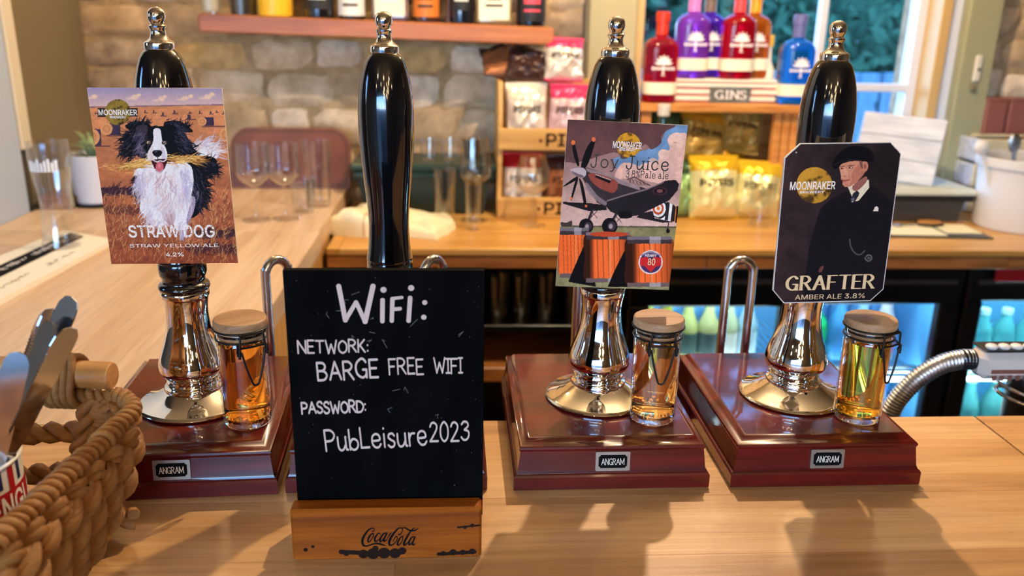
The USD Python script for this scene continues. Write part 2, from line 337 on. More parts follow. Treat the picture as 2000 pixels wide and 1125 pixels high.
raw("leaf", {"oi": ("geometry", {}), "r": ("rgb_ramp", {"ramp": [(0, lin((56, 90, 70))), (.5, lin((126, 164, 130))), (1, lin((222, 238, 206)))]}), "d": ("diffuse_bsdf", {}), "t": ("translucent_bsdf", {}), "m": ("mix_closure", {"fac": .35})},
    [("oi.random_per_island", "r.fac"), ("r.color", "d.color"), ("r.color", "t.color"), ("d.BSDF", "m.closure1"), ("t.BSDF", "m.closure2")], "m.closure")
mottled("bark", (40, 34, 28), (70, 60, 50), 12, .9)
def tree(name, label, x, y, z0, h, rad, n, seed, leaf=.09):
    g = np.random.default_rng(seed); t = thing(name, label, "tree", (x, y, z0))
    part(t, "trunk", MB().add(*tube([(0, 0, 0), (.05, 0, h * .4), (-.05, .05, h * .8)], [.14, .11, .05], 8)), "bark")
    cl = g.normal(size=(26, 3)); cl /= np.linalg.norm(cl, axis=1, keepdims=True); cl = cl * rad * g.uniform(.35, .95, (26, 1)) * np.array([1, .8, .8]) + [0, 0, h * .62]
    c = cl[g.integers(0, 26, n)] + g.normal(size=(n, 3)) * rad * .22
    d = g.normal(size=(n, 3)); d /= np.linalg.norm(d, axis=1, keepdims=True); e = np.cross(d, g.normal(size=(n, 3))); e /= np.linalg.norm(e, axis=1, keepdims=True)
    s = leaf * g.uniform(.6, 1.3, (n, 1)); k = np.cross(d, e) * s * .15
    V = np.stack([c - d * s, c + e * s * .45 + k, c + d * s, c - e * s * .45 + k], 1).reshape(-1, 3); F = np.arange(4 * n).reshape(-1, 4)
    part(t, "foliage", MB().add(V, F), "leaf", smooth=False, kind="stuff")
tree("leafy_tree", "large dark green tree beyond the fence, behind the gin bottles", 1.5, 6.2, -1.05, 3.4, 1.5, 5200, 1)
tree("leafy_tree", "bushy green tree beyond the fence, behind the window's right pane", 3.7, 6.6, -1.05, 3.6, 1.5, 5200, 2)
tree("leafy_shrub", "low green shrub leaning over the fence outside", 2.35, 5.0, -1.05, 2.0, .7, 2600, 3, .06)
tree("leafy_tree", "distant green tree closing off the garden", 2.6, 9.5, -1.05, 5.0, 2.6, 6000, 4, .16)

# ================================================================ counters
bar = thing("bar_counter", "long pale wooden bar top in the foreground carrying the beer pumps", "bar counter")
G = .0004
def plank(parent, x0, x1, y0, y1, z0, z1, mat, b=.0012, g=G):
    e0, e1 = (.0014 if abs(x - .598) < .001 else g for x in (x0, x1))
    part(parent, "plank", cbox((x0 + e0, y0 + g, z0), (x1 - e1, y1 - g, z1), b), mat, smooth=False)
for y0, y1, cuts in ((-.012, .15, (-.96, .598, 1.6)), (-.105, -.012, (-.96, .598, 1.6)), (-.26, -.105, (-.96, -.0535, .95, 1.6)), (-.42, -.26, (-.96, .3, 1.6)), (-.56, -.42, (-.96, -.3, .8, 1.6))):
    for a, b in zip(cuts, cuts[1:]): plank(bar, a, b, y0, y1, -.042, 0, "bar_wood", .0002, .00004)
part(bar, "bar_front", cbox((-.94, -.50, -BAR), (1.58, -.47, -.042), .003), "olive_paint")
part(bar, "bar_back", cbox((-.28, .10, -BAR), (1.58, .125, -.042), .003), "fridge_black")
ret = thing("return_counter", "pale planked return counter running back to the stone wall", "bar counter")
for x0, x1 in ((-.96, -.735), (-.735, -.51), (-.51, -.291)):
    plank(ret, x0, x1, .15, 1.035, -.042, 0, "return_wood", .001); plank(ret, x0 + .0, x1 - (.004 if x1 > -.3 else 0), 1.037, 1.6, -.042, -.0008, "return_wood", .001)
part(ret, "side_panel", cbox((-.32, .15, -BAR), (-.30, 1.6, -.042), .003), mottled("panel_ply", (180, 128, 62), (206, 156, 88), 6, .5, stretch=(12, 12, 1)))
bc = thing("back_counter", "yellow wooden counter along the back wall above the fridges", "counter")
for y0, y1, cuts in ((1.08, 1.24, (-.289, -.262, .9, 2.3)), (1.24, 1.42, (-.289, .45, 2.3)), (1.42, 1.598, (-.289, 1.1, 2.3))):
    for a, b in zip(cuts, cuts[1:]): plank(bc, a, b, y0, y1, -.064, -.05, "back_wood")
for a, b in ((-.289, -.2), (-.2, .55), (.55, 1.25), (1.25, 2.3)): part(bc, "edge_strip", cbox((a + .001, 1.083, -.094), (b - .001, 1.12, -.0645), .001), mottled("edge_wood", (128, 78, 34), (176, 114, 56), 3, .4, stretch=(2, 20, 20)) if a < -.25 else "edge_wood")
part(bc, "back_panel", cbox((-.289, 1.583, -BAR), (2.3, 1.597, -.07), .002), "fridge_black")

# dark open shelving left of the fridges
us = thing("under_shelf", "dark open shelving under the back counter beside the fridges", "shelving")
part(us, "shelf_board", cbox((-.28, 1.13, -.262), (.375, 1.55, -.245), .002), "fridge_black")
part(us, "shelf_board", cbox((-.28, 1.12, -.384), (.375, 1.55, -.347), .003), "edge_wood", label="orange wooden lower shelf board")
part(us, "divider", cbox((.362, 1.13, -BAR), (.378, 1.55, -.10), .002), "fridge_black")
part(us, "plinth", cbox((-.28, 1.14, -BAR), (.36, 1.16, -.9), .002), "fridge_black")
tl = thing("small_tumbler", "empty tumbler in the dark shelving, nearest the chalkboard", "glass", (.09, 1.2, -.2448), group="tumblers in the dark shelving")
v, fc = lathe([(.022, 0), (.026, .10), (.0245, .10), (.0205, .006), (0, .006)], 24); part(tl, "glass_wall", MB().add(v, fc), "thin_glass")
for i, (x, y) in enumerate(((.147, 1.21), (.205, 1.2), (.272, 1.22))):
    copy(tl, (x, y, -.2448), label="empty tumbler in the dark shelving, %s from the chalkboard" % ("second", "third", "fourth")[i])

# fridges
plain("fridge_inside", (104, 184, 240), 0.5)
raw("led_blue", {"e": ("emission", {"color": (0.62, 0.88, 0.96), "strength": 72.0})}, [], "e.emission")
raw("led_cyan", {"e": ("emission", {"color": (0.42, 0.92, 0.98), "strength": 72.0})}, [], "e.emission")
clear("fridge_glass", (0.97, 0.99, 1.0), .5, .03, 4.0)
def fridge(name, label, x0, x1, doors, led, ztop, led_x=None):
    t = thing(name, label, "fridge"); y0, y1 = 1.16, 1.57; z0 = -.93
    b = MB(); b.add(cbox((x0, y0, ztop - .03), (x1, y1, ztop), .003)).add(cbox((x0, y1 - .02, z0), (x1, y1, ztop), .003)).add(cbox((x0, y0, z0), (x0 + .02, y1, ztop), .003)).add(cbox((x1 - .02, y0, z0), (x1, y1, ztop), .003)).add(cbox((x0, y0, z0 - .03), (x1, y1, z0), .003))
    part(t, "cabinet", b, "fridge_black")
    part(t, "liner", MB().add(cbox((x0 + .021, y1 - .03, z0), (x1 - .021, y1 - .0205, ztop - .031), .001)).add(cbox((x0 + .0205, y0 + .01, z0), (x0 + .026, y1 - .03, ztop - .031), .001)).add(cbox((x1 - .026, y0 + .01, z0), (x1 - .0205, y1 - .03, ztop - .031), .001)), "fridge_inside")
    part(t, "led_strip", cbox((x0 + .05, y0 + .02, ztop - .05), (x1 - .05, y0 + .035, ztop - .042), .002), led)
    part(t, "led_strip", cbox((x0 + .05, y0 + .02, -.415), (x1 - .05, y0 + .03, -.408), .002), led)
    for z in (-.380, -.62):
        s = MB()
        for k in range(int((x1 - x0 - .06) / .02)): s.add(*tube([(x0 + .03 + k * .02, y0 + .03, z), (x0 + .03 + k * .02, y1 - .03, z)], .0015, 5))
        s.add(*tube([(x0 + .027, y0 + .03, z), (x1 - .027, y0 + .03, z)], .004, 8)).add(*tube([(x0 + .027, y0 + .03, z - .012), (x1 - .027, y0 + .03, z - .012)], .004, 8))
        part(t, "wire_shelf", s, "brushed_steel")
    for (a, b_, g0, g1, gt) in doors:
        d = MB(); d.add(cbox((a, 1.122, gt), (b_, 1.152, ztop - .005), .004)).add(cbox((a, 1.122, z0), (g0, 1.152, gt + .001), .004)).add(cbox((g1, 1.122, z0), (b_, 1.152, gt + .001), .004)).add(cbox((a, 1.122, z0 - .03), (b_, 1.152, z0 + .04), .004))
        p = part(t, "door", d, "fridge_black")
        part(p, "door_glass", cbox((g0 + .0005, 1.132, z0 + .041), (g1 - .0005, 1.138, gt - .0005), .0005), "fridge_glass")
        part(p, "handle", cbox((a + .02, 1.112, ztop - .042), (b_ - .02, 1.124, ztop - .030), .003), "brushed_grey")
    return t
plain("brushed_grey", (96, 88, 86), .35, .6)
fridge("bottle_fridge", "black two-door bottle fridge with blue light behind the pump bases", .385, 1.182, [(.387, .783, .438, .748, -.199), (.785, 1.180, .822, 1.132, -.193)], "led_blue", -.100)
fridge("bottle_fridge", "black bottle fridge with cyan light behind the soda gun", 1.19, 1.99, [(1.192, 1.588, 1.236, 1.546, -.186), (1.59, 1.988, 1.63, 1.94, -.186)], "led_cyan", -.100)
tag(stage.GetPrimAtPath(solo("red_label_strip", cbox((1.24, 1.10, -.131), (1.40, 1.110, -.098), .002), "ink_red")), "bright red strip under the edge of the back counter", "sign")

NTH = ("first", "second", "third", "fourth", "fifth")
def fbottle(x, y, z, h, r, col, cap, lab, label, group, shape=0):
    t = thing("juice_bottle" if shape == 0 else "drinks_can" if shape == 2 else "large_bottle", label, "bottle" if shape != 2 else "can", (x, y, z), group=group)
    if shape == 2: pr = [(r * .8, 0), (r, .006), (r, h * .9), (r * .82, h), (0, h - .002)]
    else: pr = [(r * .9, 0), (r, .005), (r, h * .5), (r * .93, h * .6), (r * .48, h * .78), (r * .42, h * .90), (0, h * .90)]
    nm = "bottle_%s" % "_".join("%d" % c for c in col)
    if nm not in MATS: raw(nm, {"p": ("principled_bsdf", {"base_color": lin(col), "roughness": .12, "transmission_weight": .35, "ior": 1.35, "subsurface_weight": 0.0})}, [], "p.BSDF")
    part(t, "body", MB().add(*lathe(pr, 20)), nm)
    if shape != 2:
        c = "cap_%s" % "_".join("%d" % q for q in cap)
        if c not in MATS: plain(c, cap, .35)
        part(t, "cap", MB().add(*lathe([(r * .47, h * .885), (r * .5, h * .89), (r * .5, h * .99), (r * .4, h), (0, h)], 16)), c)
    if lab:
        l = "label_%s" % "_".join("%d" % q for q in lab)
        if l not in MATS: plain(l, lab, .5)
        part(t, "label", MB().add(*lathe([(r + .0006, h * .12), (r + .0006, h * .46)], 20, cap=False)), l)
Z1 = -.3758
gA = "juice bottles on the top shelf of the blue fridge"
rows = [(.462, (206, 214, 60), (70, 150, 40), None, .168, .030), (.512, (220, 214, 70), (240, 240, 240), (226, 220, 120), .160, .026), (.566, (232, 236, 150), (250, 250, 250), (70, 96, 90), .160, .026), (.618, (236, 236, 166), (250, 250, 250), (72, 92, 92), .160, .026), (.668, (226, 236, 190), (250, 250, 250), (240, 240, 230), .160, .026), (.716, (190, 226, 240), (40, 110, 230), (200, 226, 240), .165, .026)]
names = ["squat yellow-green bottle with green cap, nearest the fridge's hinge by the chalkboard", "yellow juice bottle with white cap beside the yellow-green one, behind the straw-coloured jar", "pale lemon bottle with a dark label, between yellow and cream bottles", "pale lemon bottle with a dark label, just before the swan-neck spout", "cream bottle with a plain pale label behind the swan-neck spout", "pale blue bottle with a blue cap at the end of the fridge's first door"]
for (x, col, cap, lab, h, r), nm in zip(rows, names): fbottle(x, 1.245, Z1, h, r, col, cap, lab, nm, None)
for i, x in enumerate((.48, .54, .60, .66, .715)): fbottle(x, 1.33, Z1, .172, .026, (120, 190, 240), (30, 100, 230), None, "blue-capped water bottle in the first door's second row, %s from the chalkboard end" % NTH[i], gA + ", second row")
for x, col, cap, lab, h, r, nm in ((.875, (40, 214, 120), (230, 250, 240), None, .172, .046, "big bright green bottle in the fridge behind the amber ale pump"), (.955, (90, 170, 240), (30, 90, 220), None, .165, .027, "light blue bottle hidden partly by the golden ale jar"), (1.012, (150, 200, 244), (30, 90, 220), None, .165, .027, "blue-capped clear bottle behind the golden ale jar's lid"), (1.072, (216, 216, 232), (235, 240, 250), (206, 120, 190), .165, .031, "whitish bottle with a purple-pink label in the fridge")):
    fbottle(x, 1.25, Z1, h, r, col, cap, lab, nm, None, 1)
for i, x in enumerate((.93, .985, 1.04, 1.095)): fbottle(x, 1.335, Z1, .172, .026, (110, 180, 240), (24, 90, 224), None, "blue-capped bottle in the second door's back row, %s from the green bottle" % NTH[i], "blue-capped bottles in the back row")
for i, x in enumerate((.86, .92, .98, 1.04, 1.095)): fbottle(x, 1.25, -.6158, .165, .026, (130, 190, 230), (60, 130, 220), None, "pale blue bottle on the blue fridge's lower shelf, %s from the pump side" % NTH[i], "bottles on the lower shelf of the blue fridge")
for i, x in enumerate((1.27, 1.33, 1.39, 1.45)): fbottle(x, 1.25, Z1, .13, .027, (120, 214, 222), (230, 250, 250), None, "cyan-lit glass bottle on the shelf above the soda gun, %s from the fridge's hinge" % NTH[i], "cyan-lit bottles behind the soda gun")
for i, x in enumerate((1.24, 1.31, 1.38)): fbottle(x + .02, 1.25, -.6158, .19, .03, (170, 226, 214) if i == 0 else (120, 190, 190), (230, 250, 250), None, "pale bottle on the lower shelf behind the soda gun, %s from the steel hose" % NTH[i], "pale bottles on the lower shelf behind the soda gun", 1)

# high shelf on the stone wall with its glasses and bottles
sh = thing("wall_shelf", "thick brown wooden shelf on the stone wall holding bottles and glasses", "shelf", (-.20, 1.53, .40), ry=0.020)
part(sh, "shelf_board", cbox((-.427, -.07, -.021), (.43, .085, .021), .003), "shelf_wood")
part(sh, "divider", cbox((.166, -.02, .0215), (.178, .08, .30), .002), "shelf_wood")
def onshelf(x): return .4215 - (x + .20) * .020
def shelf_glass(x, r0, r1, h, label, col=None):
    t = thing("storage_glass", label, "glass", (x, 1.50, onshelf(x)))
    part(t, "glass_wall", MB().add(*lathe([(r0, 0), (r1, h), (r1 - .002, h), (r0 - .002, .006), (0, .006)], 32)), "thin_glass")
    if col: part(t, "contents", MB().add(*lathe([(r0 - .003, .0065), (r1 - .004, h * .93), (0, h * .95)], 24)), col)
plain("pale_grit", (196, 186, 166), .8); plain("steel_cup", (120, 116, 112), .25, 1.0); plain("yellow_beaker", (232, 178, 40), .35)
shelf_glass(-.605, .022, .027, .15, "clear tall glass at the end of the high shelf", "pale_grit")
t = thing("shaker_cup", "dark steel cocktail shaker cup beside the tall glass on the shelf", "cup", (-.527, 1.5, onshelf(-.527)))
part(t, "cup", MB().add(*lathe([(.030, 0), (.038, .14), (.036, .14), (.028, .005), (0, .005)], 32)), "steel_cup"); part(t, "band", MB().add(*lathe([(.0345, .07), (.0352, .073), (.0352, .08), (.0348, .083)], 32, cap=False)), "chrome")
t = thing("yellow_beaker", "bright yellow plastic beaker on the high shelf", "beaker", (-.45, 1.5, onshelf(-.45)))
part(t, "beaker", MB().add(*lathe([(.0385, 0), (.0405, .003), (.046, .16), (.044, .16), (.038, .006), (0, .006)], 40)), "yellow_beaker"); part(t, "rim", MB().add(*tube([(.0455 * math.cos(a), .0455 * math.sin(a), .16) for a in np.linspace(0, 2 * math.pi, 40, endpoint=False)], .0018, 6, closed=True)), "yellow_beaker")
def shelf_bottle(x, r, col, lab, ink, label, square=False, labh=(.012, .085), hh=.24):
    t = thing("spirit_bottle", label, "bottle", (x, 1.50, onshelf(x)))
    nm = "spirit_%d_%d_%d" % col
    if nm not in MATS: plain(nm, col, .08, coat_weight=1.0)
    if square:
        part(t, "body", MB().add(cbox((-r, -r * .8, 0), (r, r * .8, .16), .008)), nm); part(t, "neck", MB().add(*lathe([(.02, .158), (.013, .18), (.013, hh), (0, hh)], 20)), nm)
        part(t, "label", cbox((-r * .86, -r * .8 - .0008, labh[0]), (r * .86, -r * .8 + .001, labh[1]), .0004), lab)
        part(t, "label_print", MB().add(cbox((-r * .5, -r * .8 - .0014, labh[0] + .03), (r * .5, -r * .8 - .0002, labh[0] + .036), .0002)).add(cbox((-r * .4, -r * .8 - .0014, labh[0] + .045), (r * .4, -r * .8 - .0002, labh[0] + .06), .0002)), ink)
    else:
        part(t, "body", MB().add(*lathe([(r * .94, 0), (r, .004), (r, .14), (r * .8, .165), (.014, .19), (.013, hh), (0, hh)], 36)), nm)
        a = np.linspace(-math.pi * .92, -math.pi * .08, 18); L = MB()
        v = np.array([[(r + .0006) * math.cos(q), (r + .0006) * math.sin(q), z] for z in labh for q in a]); k = len(a); i = np.arange(k - 1); L.add(v, np.stack([i, i + 1, i + 1 + k, i + k], 1)); part(t, "label", L, lab)
        a = np.linspace(-math.pi * .68, -math.pi * .32, 10); L = MB()
        for z0, z1 in ((labh[0] + .022, labh[0] + .028), (labh[0] + .04, labh[0] + .055)):
            v = np.array([[(r + .0012) * math.cos(q), (r + .0012) * math.sin(q), z] for z in (z0, z1) for q in a]); k = len(a); i = np.arange(k - 1); L.add(v, np.stack([i, i + 1, i + 1 + k, i + k], 1))
        part(t, "label_print", L, ink)
plain("label_white", (226, 220, 214), .5); plain("label_cream", (238, 226, 196), .5); plain("label_orange", (206, 112, 40), .5); plain("label_lilac", (206, 190, 216), .5); plain("label_pink", (214, 70, 90), .5); plain("label_black", (24, 22, 26), .5)
shelf_bottle(-.344, .036, (16, 14, 18), "label_black", "label_white", "black round bottle with white print beside the yellow beaker", labh=(.02, .09))
shelf_bottle(-.265, .033, (18, 16, 20), "label_white", "label_black", "dark bottle with a white lower label, second after the yellow beaker", labh=(.008, .06))
shelf_bottle(-.170, .042, (120, 104, 120), "label_cream", "label_lilac", "square bottle with lilac and cream label above the chalkboard pump's knob", True)
shelf_bottle(-.084, .033, (60, 34, 24), "label_orange", "label_black", "brown bottle with an orange label on the high shelf")
shelf_bottle(.003, .030, (14, 16, 26), "label_black", "label_white", "slim blue-black bottle between the orange and the cream labels", labh=(.03, .06))
shelf_bottle(.083, .043, (150, 130, 90), "label_cream", "label_black", "square bottle with a wide cream label near the shelf's end", True)
shelf_bottle(.176, .036, (12, 10, 12), "label_black", "label_pink", "black tapered bottle with a pink emblem, last on the shelf by the window", labh=(.012, .12))

# ================================================================ lettering
# Letter skeletons: width | strokes; s = smooth curve, l = straight, o = closed curve. Capitals are 1 high.
GLYPHS = {
 "A": ".78|l0,0 .39,1 .78,0|l.14,.36 .64,.36", "B": ".66|l0,0 0,1|s0,1 .42,.97 .56,.76 .4,.55 0,.53|s0,.53 .46,.5 .64,.26 .44,.02 0,0",
 "C": ".72|s.7,.8 .6,.95 .4,1 .1,.8 0,.5 .1,.18 .4,0 .6,.04 .72,.18", "D": ".72|l0,0 0,1|s0,1 .4,.97 .7,.7 .72,.4 .45,.05 0,0",
 "E": ".56|l.56,1 0,1 0,0 .56,0|l0,.52 .46,.52", "F": ".56|l.56,1 0,1|l0,1 0,0|l0,.52 .44,.52",
 "G": ".78|s.72,.82 .6,.96 .4,1 .1,.8 0,.5 .1,.18 .4,0 .62,.06 .74,.2|l.74,0 .74,.42|l.74,.42 .5,.42", "I": ".36|l.18,0 .18,1|l0,0 .36,0|l0,1 .36,1",
 "K": ".62|l0,0 0,1|l.58,1 .04,.45|l.16,.56 .62,0", "L": ".52|l0,1 0,0|l0,0 .52,0", "M": ".9|l0,0 0,1|l0,1 .45,.15|l.45,.15 .9,1|l.9,1 .9,0",
 "N": ".72|l0,0 0,1|l0,1 .72,0|l.72,0 .72,1", "O": ".76|o.38,1 .08,.8 0,.5 .08,.18 .38,0 .68,.18 .76,.5 .68,.8",
 "P": ".62|l0,0 0,1|s0,1 .4,.98 .62,.76 .44,.5 0,.46", "R": ".68|l0,0 0,1|s0,1 .4,.98 .6,.76 .42,.53 0,.5|l.28,.5 .68,0",
 "S": ".6|s.56,.84 .44,.98 .2,.98 .04,.8 .14,.6 .44,.46 .58,.26 .44,.04 .16,.01 0,.16", "T": ".72|l0,1 .72,1|l.36,1 .36,0", "U": ".7|s0,1 0,.4 .1,.08 .35,0 .6,.08 .7,.4 .7,1",
 "W": "1.0|l0,1 .24,0|l.24,0 .5,.7|l.5,.7 .76,0|l.76,0 1,1", "Y": ".7|l0,1 .35,.5 .7,1|l.35,.5 .35,0",
 "J": ".62|l.44,1 .44,.2|s.44,.25 .36,.04 .2,-.02 .04,.08 0,.24|l.26,1 .62,1",
 "b": ".54|l0,1 0,0|s0,.3 .2,.52 .46,.46 .54,.24 .42,.03 .2,-.02 0,.12", "e": ".56|s.02,.32 .5,.36 .46,.6 .24,.66 .04,.52 .02,.2 .2,0 .42,.0 .56,.14", "i": ".1|l.05,0 .05,.64|l.05,.92 .051,.93",
 "s": ".44|s.42,.54 .3,.65 .1,.62 .04,.46 .2,.34 .4,.22 .36,.04 .16,-.02 0,.08", "u": ".56|s0,.64 0,.2 .12,.0 .32,.03 .48,.26|l.5,.64 .5,.1|s.5,.14 .53,.02 .6,0", "r": ".36|l0,.64 0,0|s0,.38 .14,.6 .36,.62",
 "o": ".6|o.3,.66 .08,.54 0,.33 .08,.1 .3,0 .52,.1 .6,.33 .52,.54", "y": ".66|l.06,.66 .34,.02|s.6,.66 .34,.02 .22,-.22 .04,-.26", "c": ".54|s.5,.5 .4,.64 .24,.66 .04,.5 0,.3 .1,.06 .3,0 .54,.14",
 "a": ".56|s.06,.52 .2,.65 .38,.62 .44,.45 .44,.1 .56,.02|s.44,.38 .16,.36 .02,.2 .1,.02 .28,.0 .44,.16", "l": ".3|l.02,1 .15,1 .15,0|l0,0 .3,0",
 "0": ".56|o.28,1 .06,.8 0,.5 .06,.18 .28,0 .5,.18 .56,.5 .5,.8", "2": ".56|s.02,.78 .14,.96 .34,.98 .5,.82 .46,.6 .2,.24 0,.01|l0,0 .56,0", "3": ".56|s.04,.84 .2,.98 .44,.94 .5,.74 .24,.54|s.24,.54 .5,.46 .56,.24 .4,.02 .16,0 0,.14",
 "4": ".6|l.44,0 .44,1|l.44,1 0,.3|l0,.3 .6,.3", "8": ".56|o.28,.54 .06,.7 .1,.92 .28,1 .46,.92 .5,.7|o.28,.54 .02,.34 .04,.1 .28,0 .52,.1 .54,.34",
 "%": ".7|o.14,.95 .02,.78 .14,.6 .26,.78|l.62,1 .08,0|o.56,.4 .44,.22 .56,.05 .68,.22", ".": ".1|l.05,.02 .051,.03", ":": ".12|l.06,.12 .061,.13|l.06,.6 .061,.61", "/": ".4|l0,0 .4,1", "-": ".3|l0,.4 .3,.4"}
def glyph(ch):
    w, *st = GLYPHS[ch].split("|"); out = []
    for s in st:
        p = np.array([[float(q) for q in t.split(",")] for t in s[1:].split()])
        out.append(catmull(p, 6, True) if s[0] == "o" else catmull(p, 6) if s[0] == "s" else p)
        if s[0] == "o": out[-1] = np.vstack([out[-1], out[-1][:1]])
    return float(w), out
def letters(text, pen=.08, k=1.0, serif=0.0, gap=.2, slant=0.0, jit=0.0, space=.55, seed=1, mono=0.0):
    """A line of lettering as a shape, capitals 1 high. pen: half the stroke; k > 1 thickens uprights; serif: half the length of feet."""
    r = random.Random(seed); x, geo = 0.0, []
    for ch in text:
        if ch == " ": x += space; continue
        w, st = glyph(ch); off = (mono - w) / 2 if mono else 0
        dy = r.uniform(-jit, jit); sc = 1 + r.uniform(-jit, jit)
        for s in st:
            p = s * [1, sc] + [x + off, dy]
            g = LineString(p * [1 / k, 1]).buffer(pen, quad_segs=5)
            geo.append(affinity.scale(g, k, 1, origin=(0, 0)))
        if serif and ch not in ":.%":
            ends = {}
            for s in st:
                if len(s) <= 3 and abs(s[0][0] - s[-1][0]) < .5 and abs(s[0][1] - s[-1][1]) > .3:
                    for q in (s[0], s[-1]):
                        if min(abs(q[1] - v) for v in (0, 1, .64, .66)) < .03: ends[(round(q[0], 2), round(q[1], 2))] = 1
            for (a, b) in ends:
                geo.append(sbox(x + off + a - serif - pen * .4 * k, b + dy - pen * .62, x + off + a + serif + pen * .4 * k, b + dy + pen * .62))
        x += (mono or w) + gap
    g = unary_union(geo)
    return affinity.skew(g, xs=slant, origin=(0, 0)) if slant else g
def fit_in(g, x0, y0, x1, y1, rot=0.0):
    a, b, c, d = g.bounds; g = affinity.translate(g, -a, -b); g = affinity.scale(g, (x1 - x0) / (c - a), (y1 - y0) / (d - b), origin=(0, 0)); g = affinity.translate(g, x0, y0)
    return affinity.rotate(g, rot, origin=((x0 + x1) / 2, (y0 + y1) / 2)) if rot else g
def inter(text, bold=True):
    """Plain sans lettering from the kit, flattened to a shape with its capitals about 1 high."""
    q = meshkit.text_mesh(text, 1.0, 0.1, bold=bold); v, f = q.vertices, q.faces
    top = v[:, 2] > .05; keep = top[f].all(1)
    return unary_union([Polygon(v[t][:, :2]) for t in f[keep] if Polygon(v[t][:, :2]).area > 1e-9]).buffer(.002)
def print_on(parent, name, g, M, mat, d=.0004, label=None):
    o = extrude(g.simplify(g.length * 1e-5), d)
    if o.v: part(parent, name, o.moved(M), mat, smooth=False, label=label)

# ================================================================ hand pumps
plain("badge_rim", (170, 164, 152), .3, .9); plain("badge_ink", (206, 196, 178), .5)
def loft(levels, w, d):
    o = MB(); V = []
    for i, z in levels: V += [(i, i, z), (w - i, i, z), (w - i, d - i, z), (i, d - i, z)]
    F = []; n = len(levels)
    for k in range(n - 1):
        for j in range(4): F.append((k * 4 + j, k * 4 + (j + 1) % 4, (k + 1) * 4 + (j + 1) % 4, (k + 1) * 4 + j))
    F += [(3, 2, 1, 0), tuple((n - 1) * 4 + j for j in range(4))]
    return o.add(V, F)
BASE = [(0.0012, 0), (0, .0012), (0, .0138), (.0012, .0158), (.0026, .0166), (.0040, .0200), (.0062, .0385), (.0056, .0400), (.0050, .0412), (.0054, .0432), (.0068, .0444), (.0094, .0452), (.0118, .0468), (.0134, .0486), (.0148, .0498), (.0162, .0502)]
COLUMN = [(.0, .0502), (.052, .0502), (.0545, .0512), (.0550, .0528), (.0540, .0545), (.0515, .0555), (.044, .0582), (.036, .0622), (.0305, .0660), (.0285, .0672), (.0290, .0690), (.0282, .0708), (.0262, .0715), (.0250, .0722), (.0252, .0740), (.0262, .0752), (.0256, .0770), (.0240, .0778)] + [tuple(q) for q in catmull([(.0236, .0795), (.0254, .0808), (.0286, .0832), (.0310, .0868), (.0319, .0915), (.0317, .0965), (.0304, .1020), (.0284, .1080), (.0260, .1145), (.0238, .1215), (.0220, .1290), (.0208, .1365), (.0202, .1440), (.0201, .1510), (.0207, .1575), (.0218, .1630), (.0226, .1652)], 3)] + [(.0230, .1658), (.0230, .1700), (.0222, .1712), (.0, .1712)]
COLLAR = [(.0, .1712), (.0222, .1713), (.0238, .1730), (.0245, .1752), (.0238, .1776), (.0222, .1792), (.0206, .1802), (.0202, .1825), (.0206, .1850), (.0218, .1870), (.0226, .1900), (.0226, .1975), (.0220, .2000), (.0, .2000)]
HANDLE = [(.0, .2001), (.0222, .2001), (.0226, .2010), (.0224, .2030), (.0214, .2090), (.0205, .2180), (.0198, .2300), (.0197, .2400), (.0203, .2520), (.0214, .2650), (.0227, .2780), (.0240, .2920), (.0251, .3060), (.0260, .3200), (.0265, .3330), (.0266, .3440), (.0262, .3540), (.0252, .3640), (.0236, .3740), (.0214, .3830), (.0188, .3910), (.0160, .3960), (.0134, .3985), (.0, .3985)]
FINIAL = [(.0, .3985), (.0130, .3986), (.0135, .3995), (.0135, .4040), (.0130, .4052), (.0112, .4062), (.0086, .4080), (.0070, .4110), (.0066, .4140), (.0068, .4160), (.0078, .4172), (.0078, .4190), (.0068, .4200), (.0060, .4206), (.0062, .4216), (.0076, .4238), (.0081, .4272), (.0076, .4308), (.0060, .4334), (.0034, .4350), (.0, .4355)]
ANGRAM = letters("ANGRAM", pen=.05, k=1.7, serif=.09, gap=.2)
